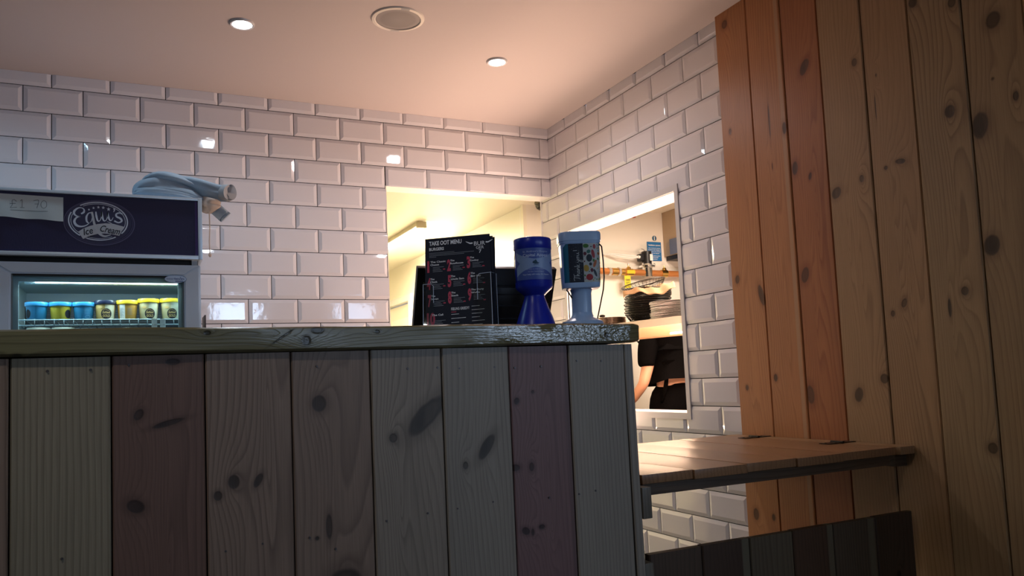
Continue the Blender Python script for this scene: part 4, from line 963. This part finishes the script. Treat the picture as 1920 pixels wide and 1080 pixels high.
# ------------------------------------------------------------------ kitchen
# pass shelf
ang = math.radians(9.4)
ps = empty('pass_shelf', (.49, -.069, 0), 0); ps.rotation_euler = (0, 0, ang)   # local y along the shelf, local x away from the window
tag(ps, 'steel pass shelf in the kitchen carrying baskets and trays', 'shelf')
boxo('shelf_front', (0, .004, -.80, .62, 1.3846, 1.4236), mat('dull steel edge', (.40, .35, .28), .5, .3), ps)
boxo('shelf_deck', (.004, .40, -.80, .62, 1.4196, 1.4236), M_steel, ps)
boxo('shelf_back', (.396, .40, -.80, .62, 1.4236, 1.44), M_steel, ps)
for y in (-.78, .60):
    for x in (.03, .36): boxo('post', (x, x+.025, y-.012, y+.012, .902, 1.4195), M_steel, ps)
hl = empty('heat_lamp', (.49, -.069, 0)); hl.rotation_euler = (0, 0, ang); tag(hl, 'long copper-toned heat lamp slung under the pass shelf', 'heat lamp')
bm = bmesh.new(); P_ = [(.05, 1.4190), (.05, 1.392), (.20, 1.346), (.34, 1.346), (.36, 1.4190)]
a = [bm.verts.new((x, -.70, z)) for x, z in P_]; b = [bm.verts.new((x, .50, z)) for x, z in P_]
bm.faces.new(a); bm.faces.new(b[::-1])
for k in range(5): bm.faces.new((a[k], b[k], b[(k+1) % 5], a[(k+1) % 5]))
link('hood', tomesh(bm), M_copper, hl)
tubeo('lamp_tube', [(.155, -.30, 1.352), (.155, -.02, 1.352)], .006, mat('glowing quartz tube', (1, .8, .6), emit=(1.0, .85, .62), es=5), hl, 12)
M_wtop = mat('pale matt steel', (.72, .68, .62), .5, .6)
sl = empty('added_uplight', (.36, -.42, .90)); tag(sl, 'slim lit added uplight hidden along the prep table to light the ceiling', 'added uplight')  # body of the added uplight; stands in for the glow from the kitchen
boxo('housing', (-.032, .032, -.585, .585, .002, .030), mat('added uplight body', (.6, .6, .6), .4), sl); boxo('diffuser', (-.024, .024, -.575, .575, .030, .040), mat('added uplight diffuser', (1, 1, 1), emit=(1, .7, .55), es=4), sl)
tb = empty('prep_table', (.55, -.1, 0)); tag(tb, 'stainless steel prep table behind the serving window', 'table')
boxo('table_top', (-.40, .28, -.9, .9, .87, .90), M_wtop, tb, bev=.003)
for x in (-.37, .22):
    for y in (-.86, .84): boxo('leg', (x, x+.03, y, y+.03, 0, .87), M_steel, tb)
SZ = 1.4238
# pizza pans
def pan_mesh(r): return lathe([(0, .0), (r*.90, .0), (r*.97, .0022), (r, .0026), (r*1.002, .0034), (r, .0044), (r*.965, .0042), (r*.89, .0016), (0, .0016)], 48, closed=False)
M_panc = mat('coppery worn pan steel', (.72, .52, .40), .25, 1); M_pans = mat('pale worn pan metal', (.50, .45, .42), .4, .2)
PL = pan_mesh(.088); PL.materials.append(M_panc); PR = pan_mesh(.122); PR.materials.append(M_pans)
ORD_ = ['bottom', 'second from bottom', 'third from bottom', 'fourth from bottom', 'fifth from bottom', 'sixth from bottom', 'seventh from bottom', 'eighth from bottom', 'ninth from bottom', 'tenth from bottom', 'eleventh from bottom', 'twelfth from bottom', 'thirteenth from bottom', 'fourteenth from bottom']
for k in range(8):
    o = link('round_pan', PL, None, None, (.515+random.uniform(-.0015, .0015), .307+random.uniform(-.0015, .0015), SZ+.001+k*.0052)); tag(o, 'coppery round pan in the low stack left of the baskets, ' + ('topmost' if k == 7 else ORD_[k]), 'pan', 'low stack of coppery round pans')
o = link('spoon_rest', lathe([(0, 0), (.012, .001), (.017, .006), (.016, .011), (.008, .015), (0, .016)], 16), M_black, None, (.46, .30, SZ+.0452)); tag(o, 'small dark knob lying on the coppery pan stack', 'knob')
for k in range(14):
    o = link('round_pan', PR, None, None, (.628+random.uniform(-.004, .004), -.127+random.uniform(-.004, .004), SZ+.001+k*.0064)); tag(o, 'pale round pan in the tall stack right of the baskets, ' + ('topmost' if k == 13 else ORD_[k]), 'pan', 'tall stack of pale round pans')
# plastic baskets
def basket():
    bm = bmesh.new(); n = 36; rt, rb, h = .123, .088, .050
    lv = [(rb, .001), (rb+.010, .012), (rb+.019, .024), (rb+.027, .036), (rt, h)]
    def ringt(r_, z, w):
        tube(bm, [(r_*math.cos(2*PI*k/n), r_*math.sin(2*PI*k/n), z) for k in range(n)]+[(r_, 0, z)], w, 5, cap=False)
    for (r_, z) in lv: ringt(r_, z, .0011 if z < h else .0032)
    ringt(rt-.004, h-.006, .0014)
    for k in range(n):
        c, s_ = math.cos(2*PI*k/n), math.sin(2*PI*k/n); tube(bm, [(rb*c, rb*s_, .001), (rt*c, rt*s_, h)], .0011, 4, cap=False)
    for k in range(-6, 7):
        x = k*.0135; L_ = math.sqrt(max(rb*rb-x*x, 0)); tube(bm, [(x, -L_, .001), (x, L_, .001)], .001, 4, cap=False); tube(bm, [(-L_, x, .0015), (L_, x, .0015)], .001, 4, cap=False)
    return tomesh(bm, True)
BK = basket(); BK.materials.append(M_blackw)
bx, by = .662, .158
off = [(0, 0), (-.004, .002), (.002, .0), (-.003, .0), (.001, .003), (-.005, 0), (.004, -.002), (.010, -.004), (.006, -.002), (.012, -.004), (.014, -.002), (.010, -.003), (.013, -.004)]
for k, (dx, dy) in enumerate(off):
    o = link('food_basket', BK, None, None, (bx+dx, by+dy, SZ+.002+k*.0112)); o.rotation_euler = (random.uniform(-.02, .02), random.uniform(-.03, .03), random.uniform(0, 3))
    o.scale = (.97, .97, .97) if k < 6 else (1.02, 1.02, 1); tag(o, 'black lattice food basket nested in the stack, ' + ORD_[k], 'basket', 'nested black food baskets')
top = link('food_basket', BK, None, None, (bx-.012, by-.01, SZ+.172)); top.rotation_euler = (-.16, -.10, .4); tag(top, 'tilted black food basket lined with brown paper on top of the stack', 'basket', 'nested black food baskets')
# paper liner
bm = bmesh.new(); nx, ny = 26, 8; gv = []
rdm = random.Random(8)
for i in range(nx+1):
    for j in range(ny+1):
        q, v = i/nx, j/ny; w_ = .150*(q-.5)*2
        gv.append(bm.verts.new((w_*.93, -.100+(v*.09 if v < .4 else .036+(v-.4)*.22)-.035*(1-(2*q-1)**2)*(1-v), -.012+.032*min(v/.4, 1)+.016*math.sin(q*7)*(1-v)+.010*q-.012*(1-v)+.005*math.sin(q*23+v*3)+.026*abs(v-.3)*(1 if v > .3 else .5))))
for i in range(nx):
    for j in range(ny): a = i*(ny+1)+j; bm.faces.new((gv[a], gv[a+ny+1], gv[a+ny+2], gv[a+1]))
po = link('paper_liner', tomesh(bm, True), mat('brown greaseproof paper', (.44, .25, .13), .75), None, (bx-.018, by-.055, SZ+.163)); po.rotation_euler = (0, -.08, -.62)
sd = po.modifiers.new('s', 'SOLIDIFY'); sd.thickness = .0006
tag(po, 'crumpled brown paper sheet lying in the top black basket', 'paper')
rg_ = link('orange_cloth', lathe([(0, 0), (.028, .002), (.036, .016), (.026, .034), (.030, .05), (.012, .066), (0, .07)], 14), bumped(mat('orange cloth', (.62, .13, .04), .9), 60, 1, .01), None, (.80, .09, SZ)); tag(rg_, 'small crumpled orange cloth behind the tall pan stack', 'cloth')

# gas pipe, valves
gp = empty('gas_pipe', (0, 1.135, 1.857)); tag(gp, 'orange-brown gas pipe with brass and steel fittings along the kitchen wall', 'pipe')
M_pipe = mat('orange-brown painted pipe', (.52, .20, .06), .3, .3); M_brass = mat('brass', (.72, .45, .14), .25, 1)
tubeo('pipe_run', [(.80, 0, .012), (1.06, 0, .004), (1.5, 0, -.003), (2.9, 0, -.018)], .0225, M_pipe, gp, 16)
def hexa(x, L_, r_, m, z=0, n=6): return tubeo('union_nut', [(x, 0, z), (x+L_, 0, z)], r_, m, gp, n)
hexa(1.055, .022, .029, M_steel, .004); hexa(1.085, .045, .026, M_brass, .003, 16); hexa(1.135, .018, .031, M_steel, .003); hexa(1.158, .03, .024, M_brass, .002, 12)
hexa(1.20, .055, .027, M_brass, 0, 14); tubeo('test_point', [(1.227, 0, .02), (1.227, 0, .036), (1.227, 0, .040), (1.227, 0, .052)], [.018, .014, .006, .005], M_brass, gp, 10); tubeo('test_cap', [(1.227, 0, .05), (1.227, 0, .062)], .008, M_steel, gp, 8)
boxo('yellow_band', (1.195, 1.262, -.0285, .02, -.012, .012), mat('yellow tape', (.70, .48, .02), .5), gp)
hexa(1.50, .05, .027, M_brass, -.004, 14); tubeo('test_point', [(1.532, 0, .02), (1.532, 0, .036), (1.532, 0, .040), (1.532, 0, .052)], [.018, .014, .006, .005], M_brass, gp, 10)
tubeo('steel_flange', [(1.385, 0, -.03), (1.385, 0, .035), (1.385, 0, .036), (1.385, 0, .050), (1.385, 0, .051), (1.385, 0, .062)], [.036, .036, .056, .056, .040, .038], M_chrome, gp, 20)
for s_ in (-1, 1): tubeo('bolt', [(1.385+s_*.049, -.02, .044), (1.385+s_*.049, -.02, .066)], .006, M_chrome, gp, 8)
tubeo('solenoid_coil', [(1.385, 0, .060), (1.385, 0, .150), (1.385, 0, .152)], [.034, .036, .030], M_black, gp, 20)
boxo('coil_label', (1.388, 1.412, -.0372, -.035, .082, .128), M_white, gp); boxo('junction_box', (1.318, 1.352, -.024, .024, .082, .132), M_black, gp, bev=.005)
tubeo('handle_lug', [(1.375, 0, .150), (1.365, 0, .166), (1.345, 0, .172)], .004, M_steel, gp, 6)
tubeo('cable_gland', [(1.318, -.012, .108), (1.302, -.012, .110)], .011, M_white, gp, 12)
tubeo('cable', [(1.305, -.01, .106), (1.26, -.005, .100), (1.18, 0, .108), (1.10, .02, .124), (1.06, .055, .130)], .0045, M_white, gp, 8)
tubeo('cable', [(1.305, -.01, .112), (1.24, -.005, .118), (1.16, 0, .124), (1.08, .04, .134)], .0045, M_white, gp, 8)
boxo('yellow_tag', (1.172, 1.222, -.026, -.022, -.115, -.028), mat('yellow tag', (.75, .62, .04), .5), gp)
F = Flat(); F.fit('GAS', 1.180, 1.214, -.062, .012, bold=.03); F.rect(1.180, 1.21, -.075, -.072); F.rect(1.180, 1.20, -.085, -.082); F.done('tag_print', M_ink, gp, -.0268)
# signs
sg = empty('ventilation_sign', (1.503, 1.197, 2.024)); tag(sg, 'small blue notice with white lettering on the kitchen wall', 'sign')
boxo('plate', (-.064, .058, -.003, 0, -.070, .068), mat('blue sign plate', (.02, .16, .42), .4), sg)
F = Flat(); F.fit('Ventilation systems', -.056, .050, .040, .010, bold=.02)
for k, (st_, w_) in enumerate([('Gas interlock system', .052), ('isolates gas supply if', .054), ('ventilation not working', .055), ('Refer to manual', .040)]): F.fit(st_, -.003-w_, -.003+w_, .020-k*.0125, .0062, bold=.02)
for k, (st_, w_) in enumerate([('Do not operate system', .048), ('without fan', .03), ('running', .022)]): F.fit(st_, -.003-w_, -.003+w_, -.036-k*.012, .0062, bold=.02)
F.done('sign_lettering', M_white, sg, -.0038)
s2 = link('round_sticker', lathe([(0, 0), (.019, 0), (.019, .0015), (0, .0015)], 24), mat('teal blue sticker', (.03, .12, .22), .5), None, (1.508, 1.199, 2.120)); s2.rotation_euler = (PI/2, 0, 0); tag(s2, 'small round blue sticker above the ventilation notice', 'sticker')
boxo('white_bar', (-.0035, .0035, -.015, .015, .0016, .0022), M_white, s2)
rd = link('red_beacon', lathe([(0, -.02), (.014, -.016), (.018, 0), (.018, .02), (0, .022)], 16), mat('red plastic', (.45, .03, .02), .3), None, (1.325, 1.178, 2.275)); tag(rd, 'small red beacon high on the kitchen wall', 'beacon')
# CCTV dome
cd = empty('dome_camera', (.5405, 1.10, 2.31)); tag(cd, 'small black dome security camera under the kitchen ceiling', 'camera')
link('base', lathe([(0, 0), (.044, 0), (.046, -.008), (.044, -.018), (0, -.018)], 28), mat('dark bronze base', (.10, .085, .06), .25, .5), cd)
link('dome', lathe([(.041, -.016), (.040, -.030), (.032, -.046), (.018, -.056), (0, -.060)], 28, closed=False), mat('smoked dome', (.01, .01, .01), .05, spec=.8), cd)
tubeo('lens', [(0, -.030, -.034), (-.004, -.042, -.040)], .009, M_chrome, cd, 12)
# extractor hood
hd2 = empty('extractor_hood', (0, 0, 0)); tag(hd2, 'tan steel extractor casing fixed high beside the blue notice', 'extractor hood')
M_tan = bumped(mat('tan dull steel', (.42, .32, .22), .35, .4), 200, .1)
boxo('casing', (1.585, 2.5, .45, 1.195, 1.985, 2.308), M_tan, hd2); boxo('underside', (1.60, 2.5, .46, 1.19, 1.955, 1.985), M_black, hd2)
boxo('blue_grey_band', (1.580, 1.585, .55, 1.12, 1.99, 2.10), mat('blue grey band', (.12, .15, .24), .3), hd2)  # blue-grey strip low on the left face of the casing
# tube batten in the corridor
bt = empty('ceiling_batten', (-.035, 1.87, 2.31)); tag(bt, 'slim tube light batten on the corridor ceiling seen through the opening', 'tube light')
boxo('spine', (-.018, .018, 0, 1.5, -.030, 0), mat('cream batten', (.55, .50, .36), .4), bt); boxo('end_cap', (-.024, .045, -.005, .03, -.048, -.004), mat('aged cream cap', (.40, .36, .25), .4), bt, bev=.004)
tubeo('tube', [(.028, .03, -.034), (.028, 1.47, -.034)], .013, mat('glowing tube', (1, 1, 1), emit=(1, .95, .75), es=30), bt, 12)
# worktop, tap
wk = empty('sink_unit', (0, 0, 0)); tag(wk, 'steel sink worktop along the far kitchen wall', 'sink unit')
boxo('worktop', (.95, 2.4, .86, 1.195, .87, .90), M_steel, wk); boxo('cupboard', (.97, 2.38, .90, 1.19, .0, .869), M_steel, wk)
tp_ = empty('tap', (1.155, 1.08, .902)); tag(tp_, 'small chrome tap beside the person at the kitchen sink', 'tap')
tubeo('stem', [(0, 0, 0), (0, 0, .10)], .011, M_chrome, tp_, 12); tubeo('spout', [(0, 0, .09), (0, -.02, .112), (-.0, -.07, .112), (0, -.085, .10)], .008, M_chrome, tp_, 10); tubeo('lever', [(0, 0, .10), (0, 0, .118), (-.035, -.01, .126)], [.010, .009, .006], M_chrome, tp_, 10)

# ------------------------------------------------------------------ person at the sink, seen from behind
pe = empty('person', (1.165, .62, 0), .10); tag(pe, 'person in black cropped T-shirt and black trousers working at the sink, back turned', 'person')
def skin(name, verts, edges_, radii, m, parent, root=0, sub=2):
    me = bpy.data.meshes.new('m'); me.from_pydata([Vector(v) for v in verts], edges_, []); me.materials.append(m)
    o = bpy.data.objects.new(name, me); COL.objects.link(o); o.parent = parent
    md = o.modifiers.new('k', 'SKIN'); md.use_smooth_shade = True
    for i, d_ in enumerate(me.skin_vertices[0].data):
        rr = radii[i]; d_.radius = rr if isinstance(rr, tuple) else (rr, rr); d_.use_root = (i == root)
    sb = o.modifiers.new('s', 'SUBSURF'); sb.levels = sub; sb.render_levels = sub
    dg = bpy.context.evaluated_depsgraph_get(); dg.update()
    me2 = bpy.data.meshes.new_from_object(o.evaluated_get(dg)); o.modifiers.clear(); o.data = me2
    for p_ in me2.polygons: p_.use_smooth = True
    return o
M_skin = mat('skin', (.55, .27, .17), .5); M_tee = bumped(mat('black cotton', (.0025, .002, .002), 1.0, spec=.03), 60, .6, .004); M_hair = mat('dark brown hair', (.03, .018, .012), .6)
# facing +y; left arm of the picture at negative x
V_ = [(0, 0, .96), (0, .0, 1.08), (0, .01, 1.20), (0, .03, 1.34), (0, .07, 1.43), (0, .11, 1.485),
      (-.155, .03, 1.36), (-.215, -.01, 1.19), (-.246, .0, 1.085), (-.225, .12, 1.00), (-.205, .19, .965),
      (.155, .03, 1.36), (.215, .0, 1.20), (.24, .02, 1.09), (.20, .14, 1.00), (.17, .20, .965),
      (-.085, 0, .88), (-.095, .01, .50), (-.10, -.02, .10), (-.10, .12, .035), (.085, 0, .88), (.095, .01, .50), (.10, -.02, .10), (.10, .12, .035)]
E_ = [(0, 1), (1, 2), (2, 3), (3, 4), (4, 5), (3, 6), (6, 7), (7, 8), (8, 9), (9, 10), (3, 11), (11, 12), (12, 13), (13, 14), (14, 15), (0, 16), (16, 17), (17, 18), (18, 19), (0, 20), (20, 21), (21, 22), (22, 23)]
Rr = [(.135, .095), (.125, .085), (.13, .09), (.13, .085), (.055, .055), (.05, .05), .052, .040, .034, .030, .023, .052, .040, .034, .030, .023, .085, .06, .04, .032, .085, .06, .04, .032]
body = skin('body', V_, E_, Rr, M_skin, pe)
for sx, bx_, hz in ((-1, -.200, .965), (1, .165, .965)):
    vs, es, rs = [(bx_, .195, hz), (bx_-sx*.002, .235, hz-.012)], [(0, 1)], [.024, .030]
    for q, (dx, L_) in enumerate([(-.026, .060), (-.009, .072), (.009, .068), (.025, .055)]):
        b0 = len(vs); vs += [(bx_+dx, .265, hz-.018), (bx_+dx*1.15, .265+L_*.55, hz-.026), (bx_+dx*1.2, .265+L_, hz-.046)]; es += [(1, b0), (b0, b0+1), (b0+1, b0+2)]; rs += [.010, .009, .0075]
    b0 = len(vs); vs += [(bx_-sx*.038, .242, hz-.020), (bx_-sx*.048, .270, hz-.032)]; es += [(0, b0), (b0, b0+1)]; rs += [.0105, .009]
    skin('hand', vs, es, rs, M_skin, pe, sub=1)
# T-shirt (cropped) and trousers
skin('t_shirt', [(0, .0, 1.20), (0, .005, 1.225), (0, .01, 1.27), (0, .025, 1.34), (0, .045, 1.40), (-.11, .03, 1.37), (-.175, .02, 1.33), (-.222, -.005, 1.215), (-.228, -.008, 1.18), (.11, .03, 1.37), (.175, .02, 1.33), (.222, .0, 1.215), (.228, -.003, 1.18)],
     [(0, 1), (1, 2), (2, 3), (3, 4), (3, 5), (5, 6), (6, 7), (7, 8), (3, 9), (9, 10), (10, 11), (11, 12)], [(.145, .11), (.165, .118), (.172, .12), (.155, .11), (.075, .07), (.085, .085), (.076, .076), (.055, .055), (.052, .052), (.085, .085), (.076, .076), (.055, .055), (.052, .052)], M_tee, pe, root=1)
skin('trousers', [(0, .0, .99), (0, 0, 1.138), (-.09, .0, .86), (-.10, .01, .50), (-.105, -.01, .12), (.09, .0, .86), (.10, .01, .50), (.105, -.01, .12)],
     [(0, 1), (0, 2), (2, 3), (3, 4), (0, 5), (5, 6), (6, 7)], [(.175, .13), (.140, .110), .105, .075, .06, .105, .075, .06], M_tee, pe)
link('apron_tie', tomesh((lambda b_: (tube(b_, [(-.120, -.07, 1.115), (-.135, -.07, 1.05), (-.160, -.06, .97)], [.012, .014, .008], 8), b_)[1])(bmesh.new()), True), M_tee, pe)
for s_ in (-1, 1):
    boxo('shoe', (s_*.10-.05, s_*.10+.05, -.08, .20, .0, .075), M_black, pe, bev=.02)
# head, bowed forward
hp = empty('head_root', (0, .165, 1.535)); hp.parent = pe; hp.rotation_euler = (-.55, 0, 0)
bm = bmesh.new(); bmesh.ops.create_uvsphere(bm, u_segments=28, v_segments=20, radius=.1)
for v in bm.verts:
    x, y, z = v.co; x *= .76; y *= .95; z *= 1.15
    if z < 0: x *= 1+z*2.2; y *= 1+z*1.0
    d_ = math.hypot(x/.014, (z+.012)/.022)
    if y > 0 and d_ < 1.6: y += .020*max(0, 1-d_/1.6)
    for ex in (-.031, .031):
        d2_ = math.hypot((x-ex)/.018, (z-.012)/.012)
        if y > 0 and d2_ < 1.5: y -= .008*max(0, 1-d2_/1.5)
    v.co = (x, y, z)
link('head', tomesh(bm, True), M_skin, hp)
for ex in (-.031, .031): link('eye', lathe([(0, -.009), (.007, -.006), (.009, 0), (.007, .006), (0, .009)], 12), M_white, hp, (ex, .075, .012))
link('mouth', lathe([(0, -.004), (.018, -.002), (.020, 0), (.018, .002), (0, .004)], 12), mat('lips', (.35, .08, .07), .5), hp, (0, .072, -.050))
for ex in (-1, 1): 
    e_ = link('ear', lathe([(0, -.028), (.010, -.02), (.013, 0), (.011, .018), (0, .026)], 12), M_skin, hp, (ex*.077, -.005, -.002)); e_.scale = (.5, 1.1, 1)
bm = bmesh.new(); bmesh.ops.create_uvsphere(bm, u_segments=28, v_segments=20, radius=.1)
for v in list(bm.verts):
    x, y, z = v.co; v.co = (x*.84, y*1.04-.010, z*1.20+.008)
bmesh.ops.bisect_plane(bm, geom=bm.verts[:]+bm.edges[:]+bm.faces[:], plane_co=(0, .035, .02), plane_no=(0, 1, -.75), clear_outer=True)
link('hair', tomesh(bm, True), M_hair, hp)
link('hair_bun', lathe([(0, -.03), (.02, -.024), (.032, 0), (.022, .024), (0, .03)], 16), M_hair, hp, (0, -.115, .035))

# pieces that were modelled together but can be told apart become parts of their own
def loose(o):
    me = o.data; par = list(range(len(me.vertices)))
    def find(a):
        while par[a] != a: par[a] = par[par[a]]; a = par[a]
        return a
    for e in me.edges:
        a, b = find(e.vertices[0]), find(e.vertices[1])
        if a != b: par[a] = b
    groups = {}
    for v in range(len(par)): groups.setdefault(find(v), []).append(v)
    if len(groups) < 2: return
    for gi, vs in enumerate(groups.values()):
        keep = set(vs); bm = bmesh.new(); bm.from_mesh(me); bm.verts.ensure_lookup_table()
        bmesh.ops.delete(bm, geom=[v for v in bm.verts if v.index not in keep], context='VERTS')
        m2 = bpy.data.meshes.new('m'); bm.to_mesh(m2); bm.free()
        for mm in me.materials: m2.materials.append(mm)
        if gi == 0: first = m2
        else:
            c = o.copy(); c.data = m2; COL.objects.link(c)
    o.data = first
for o in [o for o in S.objects if o.type == 'MESH' and o.name.split('.')[0] in ('header_end', 'header_rail', 'acrylic_edges', 'housing_ribs', 'liner', 'gasket', 'spacer', 'front_lip', 'back_and_sides', 'evaporator_fins')]: loose(o)
for o in S.objects:
    if o.name.startswith(('fruit_print', 'rim_ribs', 'speckle_print', 'wire_shelf')): o['kind'] = 'stuff'
